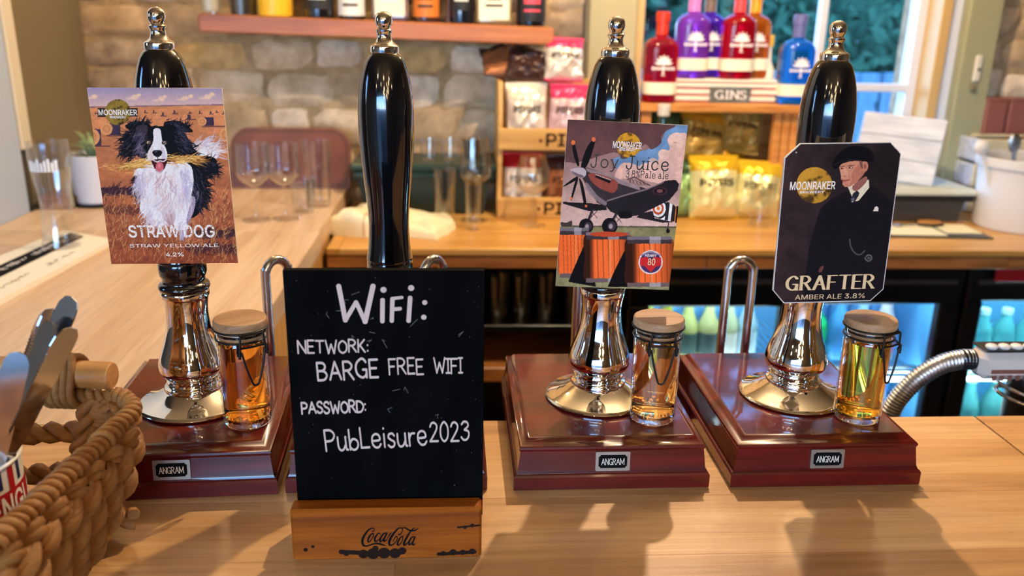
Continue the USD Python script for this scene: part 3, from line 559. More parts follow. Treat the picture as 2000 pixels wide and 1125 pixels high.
def pump(label, spout_at, loc, rz):
    t = thing("beer_pump", label, "beer pump", loc, rz, group=None)
    part(t, "wooden_base", loft(BASE, .190, .24), "mahogany", smooth=28)
    C = T(.095, .105, 0)
    for nm, prof, mat in (("column", COLUMN, "chrome"), ("collar", COLLAR, "black_lacquer"), ("handle", HANDLE, "black_lacquer"), ("finial", FINIAL, "chrome")):
        v, f = lathe(prof if nm in ("finial",) else prof, 64, cap=False); part(t, nm, MB().add(v, f).moved(C), mat, smooth=40)
    # maker's badge on the front
    s = .0022 / .0219; FB = FR((.095, .0044, .0285), (1, 0, 0), (0, s, 1))
    pl = extrude(sbox(-.0155, -.0085, .0155, .0085).buffer(.0012), .0012); b = part(t, "badge", pl.moved(FB), "badge_rim")
    inner = sbox(-.0138, -.0066, .0138, .0066)
    for sx in (-1, 1):
        for sy in (-1, 1): inner = inner.difference(Point(sx * .0138, sy * .0066).buffer(.0018))
    part(b, "badge_field", extrude(inner, .0004).moved(FB @ T(0, 0, .0012)), "ink_black", smooth=False)
    print_on(b, "badge_lettering", fit_in(ANGRAM, -.0112, -.0034, .0112, .0034), FB @ T(0, 0, .0016), "badge_ink")
    if spout_at:
        x, a = spout_at; q = []
        for k in range(13):
            th = math.pi * k / 12; q.append((-.0155 * math.cos(th), 0, .138 + .0185 * math.sin(th)))
        q = np.array([(-.0162, 0, -.20), (-.0158, 0, .02)] + q + [(.0158, 0, .02), (.0162, 0, -.20)]); q[:, 0] += np.where(q[:, 2] < .1, 0, 0)
        part(t, "swan_neck", MB().add(*tube(catmull(q, 4), .0054, 14)).moved(T(x, .262, 0) @ RZ(a)), "steel")
    return t
pump("beer pump with the running dog clip, beside the woven basket", (.158, .75), (-.3602, -.010, 0), .0507)
pump("beer pump hidden behind the chalkboard, only its bare black handle in clear view", (.134, .75), (-.164, .001, 0), .008)
pump("beer pump with the aeroplane clip, in the gap before the pale straw beer jar", (.095, 1.57), (.0512, 0, 0), .006)
pump("beer pump with the dark man-in-cap clip, on the base that mirrors blue window light", (.081, 0), (.2619, 0, 0), .003)

# ---------------------------------------------------------------- sample jars
def jar(label, loc, rz, beer, lift=0.0):
    t = thing("sample_jar", label, "jar", loc, rz); R = .0232
    part(t, "glass", MB().add(*lathe([(.0, .0), (R - .002, .0), (R - .0004, .0012), (R, .003), (R, .083), (R - .0006, .0865), (R - .0016, .0885), (R - .0016, .0905), (R - .0004, .092), (R - .0004, .096), (R - .0012, .0972)], 56, cap=False)), "thin_glass", smooth=50)
    part(t, "glass_foot", MB().add(*lathe([(0, .0006), (R - .0026, .0006), (R - .0012, .003), (R - .0012, .0068), (0, .0072)], 48)), "solid_glass", smooth=40)
    part(t, "beer", MB().add(*lathe([(0, .0078), (R - .004, .0078), (R - .0016, .0096), (R - .0014, .0820), (R - .0014, .0836), (0, .0836)], 56)), beer, smooth=40)
    l = part(t, "lid", MB().add(*lathe([(0, .0990), (.0236, .0990), (.0246, .1000), (.0249, .1020), (.0249, .1058), (.0243, .1074), (.0230, .1082), (0, .1085)], 48)), "lid_wood", smooth=40)
    part(l, "stopper", MB().add(*lathe([(0, .0868), (.0200, .0868), (.0208, .0890), (.0210, .0955), (.0222, .0958), (.0222, .0989), (0, .0989)], 40)), "lid_wood", smooth=40)
    part(l, "gasket", MB().add(*lathe([(.0212, .0930), (.0228, .0934), (.0228, .0948), (.0212, .0952)], 40, cap=False)), "ink_black", smooth=40)
    w = MB(); ring = lambda r, z: [(r * math.cos(a), r * math.sin(a), z) for a in np.linspace(0, 2 * math.pi, 40, endpoint=False)]
    w.add(*tube(ring(.0237, .0895), .0010, 8, closed=True)).add(*tube(ring(.0249, .0992), .0010, 8, closed=True))
    yf = -.0252
    for s in (-1, 1):
        w.add(*tube(catmull([(s * .0105, -.0222, .0990), (s * .0110, yf - .0008, .0985), (s * .0118, yf - .001, .090), (s * .0128, yf - .001, .0825)], 5), .0010, 8))
        w.add(*tube([(s * .0128 + .0018 * math.cos(a), yf - .001, .0815 + .0018 * math.sin(a)) for a in np.linspace(0, 2 * math.pi, 12, endpoint=False)], .0010, 6, closed=True))
        w.add(*tube([(s * .0150, yf - .001, .0830), (s * .0135, yf + .001, .0860), (s * .0125, -.0212, .0893)], .0010, 8)); w.add(*tube([(s * .0132, yf - .002, .0775), (s * .0128, yf - .002, .0870)], .0013, 8))
    w.add(*tube([(-.0108, yf - .0006, .0985), (0, yf - .0016, .0990), (.0108, yf - .0006, .0985)], .0010, 8)).add(*tube([(-.0125, yf - .0005, .0868), (0, yf - .0016, .0866), (.0125, yf - .0005, .0868)], .0010, 8))
    w.add(*tube(catmull([(-.0112, yf - .002, .0830), (-.0076, yf - .003, .0660), (-.0036, yf - .003, .0525), (-.0016, yf - .003, .0492), (.0016, yf - .003, .0492), (.0036, yf - .003, .0525), (.0076, yf - .003, .0660), (.0112, yf - .002, .0830)], 5), .0010, 8))
    part(t, "wire_clasp", w, "black_wire", smooth=60)
for nm, col in (("beer_amber", (246, 174, 76)), ("beer_straw", (250, 210, 142)), ("beer_gold", (252, 200, 56))):
    raw(nm, {"p": ("principled_bsdf", {"base_color": lin(col), "transmission_weight": 1.0, "roughness": .0, "ior": 1.34})}, [], "p.BSDF")
jar("clip-top jar of deep amber beer at the dog pump's foot", (-.207, .053, .0503), .62, "beer_amber")
jar("clip-top jar of pale straw beer at the aeroplane pump's foot", (.193, .053, .0503), -.02, "beer_straw")
jar("clip-top jar of bright golden ale at the man-in-cap pump's foot", (.4035, .050, .0503), .45, "beer_gold")

# ---------------------------------------------------------------- chalkboard
cb = thing("chalkboard_sign", "black chalkboard with handwritten wifi details standing in a wooden block", "chalkboard", (-.0578, -.082, 0), .0)
FBd = lambda u, v: (u - .5) * .1535
pb = part(cb, "panel", hull([(sx * .0768, y, z) for sx in (-1, 1) for y, z in ((-.0045, .030), (.0035, .030), (-.0045, .2445), (.0035, .2445), (-.0038, .2455), (.0028, .2455))]), "board_black", smooth=False)
MP = FR((0, -.0046, .0), (1, 0, 0), (0, 0, 1))
def bu(x): return ((x - 32 - (y_ - 45) * .03) / (718 - 32 - (y_ - 45) * .045) - .5) * .1535
def chalk(g, x0, y0, x1, y1, rot=0):   # box given on a 792 x 1125 drawing of the sign; panel from y 45 (top) to 858 (foot)
    global y_; y_ = (y0 + y1) / 2
    zz = lambda y: .2455 - (y - 45) / (858 - 45) * (.2455 - .0478)
    print_on(pb, "chalk_lettering", fit_in(g, bu(x0), zz(y1), bu(x1), zz(y0), rot), MP, "chalk", .0003)
y_ = 0
W = unary_union([LineString(p).buffer(r_) for p, r_ in (([(0, 1), (.13, .06)], .062), ([(.13, .06), (.42, .56)], .055), ([(.42, .56), (.63, .02)], .055), ([(.63, .02), (.86, 1)], .066))])
wi = unary_union([W, LineString([(1.09, .62), (1.07, .03)]).buffer(.058), Point(1.12, .9).buffer(.078), LineString([(1.34, .64), (1.31, .04)]).buffer(.055), LineString([(1.33, .66), (1.58, .69)]).buffer(.042), LineString([(1.33, .36), (1.53, .38)]).buffer(.05), LineString([(1.79, .68), (1.74, .04)]).buffer(.058), Point(1.82, .95).buffer(.078), Point(2.16, .55).buffer(.066), Point(2.13, .14).buffer(.07)])
chalk(wi, 212, 88, 520, 223)
chalk(letters("NETWORK:", .075, jit=.06, gap=.2, seed=3), 72, 273, 315, 327)
chalk(letters("BARGE", .065, jit=.05, gap=.2, seed=4), 135, 340, 348, 420, 2.0)
chalk(letters("FREE", .065, jit=.05, gap=.2, seed=5), 382, 338, 504, 404, 2.0)
chalk(letters("WIFI", .065, jit=.04, gap=.12, seed=6), 538, 338, 641, 400, 1.0)
chalk(letters("PASSWORD:", .09, jit=.06, gap=.17, seed=7), 78, 488, 302, 540, 1.5)
chalk(letters("PubLeisure", .055, jit=.03, gap=.2, seed=8), 155, 585, 512, 672, 3.5)
chalk(letters("2023", .055, jit=.03, gap=.2, seed=9), 520, 568, 662, 648, 1.5)
r = random.Random(5); sp = []
for i in range(46): sp.append(Point(r.uniform(-.074, .074), r.uniform(.052, .24)).buffer(r.uniform(.00015, .00045), quad_segs=2))
for i in range(16):
    x, y = r.uniform(-.06, .074), r.uniform(.1, .235); sp.append(LineString([(x, y), (x + r.uniform(-.004, .004), y + r.uniform(-.002, .003)), (x + r.uniform(-.005, .005), y + r.uniform(-.006, .002))]).buffer(.00022, quad_segs=2))
plain("chalk_dust", (84, 80, 78), .9)
print_on(pb, "chalk_smudge", unary_union(sp), MP, "chalk_dust", .0002)
tag(stage.GetPrimAtPath(pb + "/chalk_smudge"), kind="stuff")
blk = MB(); lo, hi = (-.0800, -.0225, 0), (.0758, .0330, .0482)
blk.add(cbox((lo[0], lo[1], 0), (hi[0], -.0050, .0482), .0022)).add(cbox((lo[0], .0040, 0), (hi[0], .033, .0482), .0022)).add(cbox((lo[0] + .001, -.0052, .001), (hi[0] - .001, .0042, .0295), .0004))
kb = part(cb, "wooden_block", blk, "block_wood", smooth=False)
# brand script printed on the block: traced centre lines with swelling strokes (drawing 1400 x 440, y down)
def swell(pts, ws):
    p = catmull(np.array(pts, float), 8); w = catmull(np.stack([np.array(ws, float), np.zeros(len(ws))], 1), 8)[:, 0]
    return unary_union([unary_union([Point(*a).buffer(u / 2, 6), Point(*b).buffer(v / 2, 6)]).convex_hull for a, b, u, v in zip(p[:-1], p[1:], w[:-1], w[1:])])
SC = [([(530, 300), (575, 285), (580, 240), (530, 225), (440, 270), (340, 390), (290, 500), (300, 600), (370, 635), (480, 610), (600, 580), (700, 590), (780, 615), (850, 632)], [26, 22, 20, 26, 36, 52, 60, 50, 32, 30, 34, 40, 34, 10]),
      ([(560, 345), (500, 370), (440, 450), (420, 520), (450, 540), (510, 480), (560, 400), (560, 345)], [26, 34, 46, 42, 26, 22, 24, 26]), ([(720, 360), (690, 340), (640, 380), (590, 460), (590, 520), (630, 525), (700, 470)], [24, 26, 34, 46, 44, 28, 16]),
      ([(860, 340), (800, 360), (730, 450), (710, 520), (740, 530), (800, 470), (860, 370)], [26, 34, 46, 44, 28, 22, 24]), ([(890, 340), (840, 430), (800, 510), (830, 525), (890, 470), (960, 360), (985, 345)], [26, 36, 44, 34, 20, 24, 26]),
      ([(1160, 375), (1200, 375), (1260, 290), (1240, 235), (1160, 245), (1050, 350), (950, 500), (930, 600), (980, 625), (1060, 580), (1130, 480), (1110, 425), (1060, 470), (1030, 540)], [26, 24, 22, 24, 32, 48, 60, 52, 32, 26, 26, 24, 22, 20]),
      ([(1240, 235), (1320, 230), (1420, 285), (1520, 300), (1600, 270), (1650, 230)], [18, 26, 34, 34, 24, 8]), ([(1260, 425), (1200, 460), (1140, 560), (1135, 615), (1170, 620), (1240, 540), (1270, 440), (1260, 425)], [24, 32, 46, 42, 28, 22, 24, 24]),
      ([(1560, 240), (1520, 250), (1440, 330), (1360, 450), (1290, 580), (1300, 625), (1350, 600), (1400, 550)], [20, 24, 36, 48, 56, 46, 28, 20]), ([(1530, 435), (1470, 460), (1410, 560), (1410, 615), (1450, 610), (1510, 530), (1540, 450)], [24, 32, 46, 42, 28, 22, 24]),
      ([(1565, 440), (1520, 530), (1490, 600), (1520, 625), (1560, 600)], [26, 36, 44, 34, 16])]
g = affinity.scale(unary_union([swell(*s) for s in SC]), 1, -1, origin=(0, 0))
print_on(kb, "brand_script", fit_in(g, -.0235, .0130, .0240, .0312), FR((0, lo[1] - .00005, 0), (1, 0, 0), (0, 0, 1)), "ink_black", .0002)
burn = unary_union([Point(*q).buffer(b, 8) for q, b in (((-.040, .0085), .0022), ((-.036, .0070), .0026), ((-.030, .0078), .0022), ((-.022, .0060), .0042), ((-.014, .0062), .0052), ((-.005, .0066), .0052), ((.004, .0062), .0048), ((.010, .0085), .0034), ((-.012, .0112), .0026), ((.044, .0050), .0024), ((.052, .0060), .0030), ((.060, .0058), .0026), ((.068, .0066), .0028), ((.062, .0300), .0016), ((.068, .0315), .0018), ((-.069, .0112), .0018), ((-.063, .0140), .0014))] + [LineString([(-.04, .0085), (-.01, .006), (.01, .007)]).buffer(.002), LineString([(.04, .0045), (.07, .006)]).buffer(.0016), LineString([(.056, .030), (.074, .0315)]).buffer(.0008)])
plain("scorch", (30, 14, 6), .7, specular_ior_level=.1)
print_on(kb, "scorch_marks", burn, FR((0, lo[1] - .00002, 0), (1, 0, 0), (0, 0, 1)), "scorch", .0001)

# ================================================================ pump clips: flat printed panels
class Art:
    """A printed sheet: colours carried by a fine mesh. Drawn in the units of a sketch whose corners are quad (top left, top right, bottom right, bottom left)."""
    def __init__(s, w, h, n, quad, base):
        s.w, s.h, s.nx, s.ny = w, h, n + 1, int(n * h / w) + 1
        u, v = np.meshgrid(np.linspace(0, 1, s.nx), np.linspace(1, 0, s.ny)); s.u, s.v = u.ravel(), v.ravel(); t = 1 - s.v
        q = np.array(quad, float); A, y = [], []
        for (a, b), (X, Y) in zip(((0, 0), (1, 0), (1, 1), (0, 1)), q): A += [[a, b, 1, 0, 0, 0, -X * a, -X * b], [0, 0, 0, a, b, 1, -Y * a, -Y * b]]; y += [X, Y]
        H = np.append(np.linalg.solve(np.array(A), np.array(y)), 1).reshape(3, 3); s.H = H
        p = np.stack([s.u, t, np.ones_like(t)], 1) @ H.T; s.X, s.Y = p[:, 0] / p[:, 2], p[:, 1] / p[:, 2]
        s.c = np.tile(np.array(base, float), (len(s.u), 1)); s.rg = np.random.default_rng(5)
    def uv(s, x, y): p = np.linalg.inv(s.H) @ [x, y, 1]; return (p[0] / p[2] - .5) * s.w, (.5 - p[1] / p[2]) * s.h
    def mix(s, m, col, a=1.0): m = (np.asarray(m, float) * a)[:, None]; s.c = s.c * (1 - m) + np.array(col, float) * m
    def ramp(s, m, y0, y1, c0, c1):
        t = np.clip((s.Y - y0) / (y1 - y0), 0, 1)[:, None]; col = np.array(c0, float) * (1 - t) + np.array(c1, float) * t; s.c = np.where(m[:, None], col, s.c)
    def inside(s, P, n=0):
        P = np.array(P, float); P = catmull(P, n, True) if n else P; x0, y0, x1, y1 = P[:, 0].min(), P[:, 1].min(), P[:, 0].max(), P[:, 1].max()
        m = np.zeros(len(s.X), bool); k = np.nonzero((s.X >= x0) & (s.X <= x1) & (s.Y >= y0) & (s.Y <= y1))[0]; x, y = s.X[k], s.Y[k]; r = np.zeros(len(k), bool)
        for (a, b), (c, d) in zip(P, np.roll(P, -1, 0)):
            if b != d: r ^= ((b > y) != (d > y)) & (x < (c - a) * (y - b) / (d - b) + a)
        m[k] = r; return m
    def poly(s, P, col, n=0, a=1.0): m = s.inside(P, n); s.mix(m, col, a); return m
    def ell(s, x, y, rx, ry, col, a=1.0, soft=0.0, rot=0.0):
        c, q = math.cos(rot), math.sin(rot); dx, dy = s.X - x, s.Y - y; d = np.hypot((dx * c + dy * q) / rx, (-dx * q + dy * c) / ry)
        m = np.clip((1 - d) / soft, 0, 1) if soft else d < 1; s.mix(m, col, a); return m
    def line(s, P, w, col, a=1.0, n=0, taper=False):
        P = np.array(P, float); P = catmull(P, n) if n else P; W = w / 2
        k = np.nonzero((s.X > P[:, 0].min() - W) & (s.X < P[:, 0].max() + W) & (s.Y > P[:, 1].min() - W) & (s.Y < P[:, 1].max() + W))[0]
        if not len(k): return
        x, y = s.X[k], s.Y[k]; best = np.full(len(k), -9.0)
        for i, ((p, q), (c, d)) in enumerate(zip(P[:-1], P[1:])):
            L = (c - p) ** 2 + (d - q) ** 2 + 1e-9; t = np.clip(((x - p) * (c - p) + (y - q) * (d - q)) / L, 0, 1); e = np.hypot(x - p - t * (c - p), y - q - t * (d - q))
            ww = W * (1 - (i + t) / (len(P) - 1) * .9) if taper else W; best = np.maximum(best, ww - e)
        f = np.zeros(len(s.X)); f[k] = np.clip(best / 1.5 + .5, 0, 1); s.mix(f, col, a)
    def grain(s, sc, amt, seed=0, mask=None, sx=1.0):
        n = meshkit.fbm(np.stack([s.X * sx / sc, s.Y / sc, np.zeros_like(s.X)], -1), 4, seed) - .5; k = 1 + amt * n * 2
        s.c = np.where((mask if mask is not None else np.ones(len(s.X), bool))[:, None], s.c * k[:, None], s.c)
    def tufts(s, P, n, L, ang, spread, w, cols, a=.9, jit=14, curl=.4):
        """Hair or straw: short tapering strokes set along the line P, leaning at ang."""
        P = catmull(np.array(P, float), 12)
        for i in range(n):
            p = P[s.rg.integers(len(P))] + s.rg.normal(size=2) * jit; th = ang + s.rg.normal() * spread; l = L * s.rg.uniform(.5, 1.3); b = th + s.rg.normal() * curl
            q = p + l * .5 * np.array([math.cos(th), math.sin(th)]); e = q + l * .5 * np.array([math.cos(b), math.sin(b)]); s.line([p, q, e], w * s.rg.uniform(.6, 1.3), cols[s.rg.integers(len(cols))], a, 3, True)
    def moon(s, x, y, r, c0=(196, 148, 44), c1=(60, 40, 14)):
        m = s.ell(x, y, r, r, c0); n = meshkit.fbm(np.stack([s.X / r * 1.9, s.Y / r * 1.9, np.zeros_like(s.X) + 3], -1), 4, 8); s.mix(m * np.clip((n - .50) * 8, 0, 1), c1, .9); s.mix(m * np.clip((.42 - n) * 7, 0, 1), np.array(c0) * 1.15, .6)
        for dx, dy, rr in ((-.25, -.25, .2), (.05, -.32, .17), (.25, -.42, .16), (-.35, .35, .16), (.1, .55, .14)): s.ell(x + dx * r, y + dy * r, rr * r, rr * r * .8, c1, .75, .8)
    def sheet(s, parent, name, keep=None, lift=.0011):
        i, j = np.meshgrid(np.arange(s.ny - 1), np.arange(s.nx - 1), indexing="ij"); k = i * s.nx + j
        F = np.stack([k + s.nx, k + s.nx + 1, k + 1, k], -1).reshape(-1, 4)
        V = np.stack([(s.u - .5) * s.w, (s.v - .5) * s.h, np.full(len(s.u), lift)], 1)
        C_ = s.c
        if keep is not None:
            c = V[F].mean(1); F = F[keep(c[:, 0], c[:, 1])]; us, inv = np.unique(F, return_inverse=True); F = inv.reshape(-1, 4); V = V[us]; C_ = C_[us]
        F = np.vstack([F[:, [0, 1, 2]], F[:, [0, 2, 3]]])
        q = usdkit.mesh(stage, fresh(parent, name), (V, F), MATS["print"]); c = np.clip(C_, 0, 255) / 255.0; c = np.where(c < .04045, c / 12.92, ((c + .055) / 1.055) ** 2.4)
        UsdGeom.PrimvarsAPI(q).CreatePrimvar("ink", Sdf.ValueTypeNames.Color3fArray, "vertex").Set(Vt.Vec3fArray.FromNumpy(c.astype(np.float32)))
raw("print", {"a": ("attribute", {"attribute": "ink"}), "p": ("principled_bsdf", {"roughness": .5, "specular_ior_level": .06})}, [("a.color", "p.base_color")], "p.BSDF")
plain("clip_edge", (206, 196, 186), .4); plain("clip_dark", (30, 26, 26), .4); plain("print_pale", (240, 222, 206), .5); plain("print_dark", (36, 24, 22), .5); plain("print_gold", (226, 190, 140), .5)

def clip(label, c, rot, w, h, outline=None):
    t = thing("pump_clip", label, "pump clip"); s = stage.GetPrimAtPath(t); M = FR(c, (math.cos(rot), 0, math.sin(rot)), (-math.sin(rot), 0, math.cos(rot)))
    x = UsdGeom.Xformable(s); x.ClearXformOpOrder(); s.RemoveProperty("xformOp:translate"); x.AddTransformOp().Set(Gf.Matrix4d(*M.T.ravel().tolist()))
    sh = outline if outline is not None else sbox(-w / 2, -h / 2, w / 2, h / 2)
    part(t, "panel", extrude(sh, .0022).moved(T(0, 0, -.0012)), "clip_edge", smooth=False)
    return t
def bracket(t, dz, depth):
    part(t, "bracket", MB().add(cbox((-.012, dz - .012, -.0012 - depth), (.012, dz + .012, -.0012), .001)), "clip_dark")
def band(A, t, text, x0, y0, x1, y1, mat, name="lettering", bold=True, g=None, wear=0.0, rot=0):
    """Lettering printed over the sketch's box x0..x1, y0..y1."""
    ua, va = A.uv(x0, y1); ub, vb = A.uv(x1, y0); g = fit_in(inter(text, bold) if g is None else g, ua, va, ub, vb, rot)
    if wear:
        r = random.Random(len(text)); a, b, c, d = g.bounds
        g = g.difference(unary_union([Point(r.uniform(a, c), r.uniform(b, d)).buffer(r.uniform(.1, .6) * wear, 3) for _ in range(int(90))] + [LineString([(r.uniform(a, c), r.uniform(b, d))] * 1 + [(r.uniform(a, c), r.uniform(b, d))]).buffer(wear * .12) for _ in range(5)]))
    print_on(t, name, g, T(0, 0, .00115), mat, .00025)
def logo(A, t, x0, y0, x1, y1, bx0, by0, bx1, by1):
    band(A, t, "MOONRAKER", x0, y0, x1, y1, "print_pale", wear=.0005); band(A, t, "BREWERY", bx0, by0, bx1, by1, "print_pale", wear=.0002)

# --- the running sheepdog
w, h = .1156, .160
A = Art(w, h, 250, [(30, 30), (838, 40), (922, 1068), (180, 1085)], (205, 120, 72))
hz = 148 - (A.X - 50) * .012
A.ramp(A.Y < hz, 30, 150, (158, 136, 160), (226, 176, 158)); A.ramp(A.Y >= hz, 148, 1085, (222, 136, 84), (150, 70, 40)); A.grain(60, .16, 2, A.Y > hz, .35); A.grain(14, .10, 5, A.Y > hz, .4)
for x, y, rr in ((75, 85, 26), (320, 90, 28), (345, 78, 18), (480, 102, 26), (500, 88, 16), (620, 98, 24), (655, 86, 20), (755, 92, 28), (780, 76, 22)):
    A.ell(x, y, rr, rr * .72, (244, 196, 152), .9, .5); A.ell(x - rr, y + 8, rr * 1.3, rr * .4, (234, 186, 160), .8, .6)
A.mix(np.abs(A.Y - hz) < 4, (126, 92, 104), .8)
def bale(x, y, r, L):
    A.poly([(x, y - r), (x + L, y - r * .92), (x + L + r * .12, y + r), (x, y + r)], (66, 48, 66)); A.ell(x, y, r * .95, r, (226, 146, 88)); A.ell(x, y, r * .6, r * .62, (196, 112, 66), .6); A.ell(x, y, r * .35, r * .36, (226, 146, 88), .7); A.mix((np.abs(A.Y - y - r - 3) < 4) & (A.X > x) & (A.X < x + L * 2.1), (96, 54, 52), .75)
for b in ((150, 280, 38, 82), (722, 238, 26, 66), (622, 209, 14, 30), (474, 192, 10, 18), (545, 179, 8, 16), (374, 175, 6, 12), (426, 176, 6, 12), (640, 181, 5, 10), (698, 181, 6, 12), (762, 184, 7, 14), (800, 176, 5, 9), (838, 184, 7, 14), (76, 178, 6, 10), (60, 330, 52, 54), (862, 316, 44, 40)): bale(*b)
for y0, x0, x1, c in ((654, 118, 345, (62, 36, 44)), (765, 140, 360, (110, 56, 40)), (900, 690, 915, (66, 36, 40)), (985, 640, 905, (80, 40, 40))):
    A.tufts([(x0, y0), (x1, y0)], 120, 46, -.1, .5, 22, [c], .55, 10)
for y in range(690, 1080, 26):
    A.tufts([(120, y), (915, y)], 120, 44, -1.35, .45, 5, [(226, 150, 86), (196, 110, 60), (120, 56, 34), (84, 38, 30), (240, 176, 110)], .55, 14)
A.poly([(97, 155), (338, 155), (338, 208), (97, 208)], (30, 22, 20), 0, .93); A.moon(218, 180, 78, (140, 108, 34), (44, 30, 12))
BK, BK2, BK3, WH, WH2, PK = (15, 12, 17), (40, 34, 46), (84, 74, 96), (238, 222, 214), (206, 184, 192), (226, 186, 170)
A.poly([(640, 400), (720, 365), (800, 380), (822, 430), (780, 470), (700, 470)], WH, 6); A.tufts([(660, 390), (740, 370), (815, 420)], 90, 70, -.25, .5, 9, [WH, WH2, PK], .85, 12)
A.poly([(640, 470), (720, 440), (800, 460), (795, 520), (740, 565), (640, 530)], BK, 6); A.tufts([(700, 470), (790, 500), (740, 560)], 90, 62, .35, .6, 9, [BK, BK, BK2], .9, 12)
A.poly([(600, 480), (700, 500), (735, 600), (735, 700), (690, 790), (620, 800), (590, 640)], BK, 6); A.tufts([(720, 540), (735, 650), (700, 760)], 100, 50, .6, .5, 10, [BK, BK, BK2], .9, 10); A.tufts([(640, 520), (690, 620), (660, 720)], 60, 70, 1.5, .3, 7, [BK2, BK3], .45, 24)
A.poly([(618, 690), (676, 690), (668, 770), (640, 830), (606, 930), (584, 934), (592, 850)], (170, 142, 156), 5); A.tufts([(640, 720), (630, 800), (600, 910)], 50, 50, 1.7, .2, 9, [(196, 168, 178), (140, 114, 130), (216, 190, 192)], .7, 12)
A.poly([(318, 540), (400, 480), (520, 470), (640, 490), (668, 580), (646, 700), (600, 770), (470, 780), (380, 710), (330, 620)], WH, 6); A.tufts([(326, 560), (340, 640), (372, 700)], 80, 50, 2.0, .4, 10, [BK, BK2, WH2], .8, 8)
A.poly([(370, 690), (440, 700), (500, 780), (505, 850), (430, 850), (385, 800), (350, 760)], WH, 5); A.poly([(545, 740), (620, 690), (646, 720), (622, 830), (636, 872), (556, 866)], WH, 5)
A.poly([(430, 720), (520, 700), (560, 780), (545, 850), (500, 850), (480, 790)], (196, 160, 160), 5, .8)
A.tufts([(360, 740), (420, 830), (500, 850)], 70, 46, 2.0, .5, 9, [WH, WH2, PK], .8, 12); A.tufts([(620, 840), (560, 865)], 40, 36, 1.6, .4, 8, [WH, WH2], .8, 8)
for P in ([(400, 540), (380, 640), (440, 740)], [(560, 520), (600, 620), (580, 720)], [(470, 640), (520, 720)]): A.tufts(P, 120, 84, 1.62, .22, 15, [WH, WH, WH2, PK], .38, 30, .5)
A.tufts([(450, 560), (500, 600), (490, 700)], 90, 96, 1.75, .35, 9, [(222, 178, 168), (196, 150, 150), WH, (240, 226, 220)], .55, 26, .9); A.tufts([(610, 520), (640, 600), (610, 690)], 70, 60, 1.4, .3, 9, [(186, 166, 190), WH2], .5, 16)
A.tufts([(340, 560), (360, 660)], 50, 60, 1.5, .3, 9, [(186, 166, 184), WH2], .5, 14)
A.poly([(312, 330), (400, 268), (510, 268), (600, 292), (640, 350), (630, 420), (560, 470), (440, 480), (330, 440), (276, 390)], BK, 6)
A.poly([(262, 262), (330, 236), (410, 250), (412, 330), (340, 345), (300, 300)], BK, 5); A.poly([(498, 242), (590, 236), (668, 296), (610, 305), (540, 330), (505, 300)], BK, 5)
A.tufts([(306, 300), (276, 360), (310, 430)], 130, 78, 2.45, .4, 10, [BK, BK, BK2], .95, 14); A.tufts([(560, 340), (630, 380), (640, 440)], 110, 66, .55, .4, 10, [BK, BK, BK2], .95, 14); A.tufts([(290, 250), (400, 250)], 50, 42, -1.4, .5, 7, [BK, BK2], .95, 8); A.tufts([(510, 245), (640, 270)], 60, 42, -.5, .5, 7, [BK, BK2], .95, 8)
A.tufts([(345, 290), (372, 330), (330, 400)], 60, 62, 2.3, .35, 7, [BK3, (70, 60, 80), (112, 98, 116)], .5, 18); A.tufts([(560, 280), (600, 300), (590, 390)], 50, 52, .6, .4, 7, [BK3, (66, 56, 74)], .5, 18); A.poly([(330, 268), (392, 262), (392, 310), (350, 322)], (96, 74, 84), 5, .5)
A.tufts([(345, 380), (380, 430)], 40, 44, 2.2, .5, 6, [(110, 94, 112), (150, 130, 140)], .5, 12)
ST = [(232, 170, 84), (248, 200, 116), (196, 126, 52), (150, 86, 36)]
A.tufts([(240, 512), (320, 492), (430, 474)], 150, 74, -.20, .14, 6, ST, .95, 12, .2); A.tufts([(512, 462), (600, 456), (700, 464)], 150, 66, .08, .2, 6, ST, .95, 14, .3); A.tufts([(150, 500), (240, 510)], 36, 90, -.1, .25, 3, ST, .8, 16, .2)
A.poly([(434, 284), (472, 284), (482, 345), (504, 396), (514, 436), (504, 466), (470, 474), (432, 472), (400, 458), (400, 420), (424, 372), (432, 340)], WH, 6); A.tufts([(404, 430), (410, 460), (440, 474)], 30, 26, 2.2, .4, 6, [WH, PK], .8, 5); A.poly([(404, 424), (428, 384), (430, 466), (410, 460)], PK, 4, .5); A.poly([(474, 380), (498, 410), (506, 452), (484, 456)], WH2, 4, .6)
A.ell(402, 362, 20, 14, (60, 42, 40)); A.ell(403, 363, 10, 9, (206, 170, 130)); A.ell(404, 363, 6, 7, (14, 10, 12)); A.ell(401, 359, 2.5, 2.5, (255, 250, 244)); A.ell(499, 364, 19, 13, (52, 38, 40)); A.ell(498, 365, 9, 9, (190, 160, 130)); A.ell(497, 365, 6, 7, (14, 10, 12)); A.ell(494, 361, 2.5, 2.5, (255, 250, 244)); A.line([(384, 346), (404, 342), (424, 352)], 5, BK2, .8, 4)
A.poly([(424, 468), (512, 462), (506, 496), (490, 530), (466, 542), (444, 528), (430, 500)], (72, 16, 22), 5); A.ell(468, 508, 23, 30, (216, 96, 104)); A.ell(466, 500, 9, 22, (236, 140, 140), .7, .6); A.line([(430, 468), (452, 478), (470, 472), (490, 476), (508, 464)], 7, WH, .9, 4); A.line([(440, 520), (466, 540), (490, 524)], 5, (220, 200, 190), .8, 4)
A.poly([(424, 420), (440, 408), (470, 408), (484, 420), (476, 440), (456, 450), (434, 440)], (18, 14, 18), 4); A.ell(446, 418, 11, 5, (110, 104, 116), .8, .5); A.line([(456, 448), (458, 468)], 4, (60, 40, 44))
A.grain(7, .06, 3)
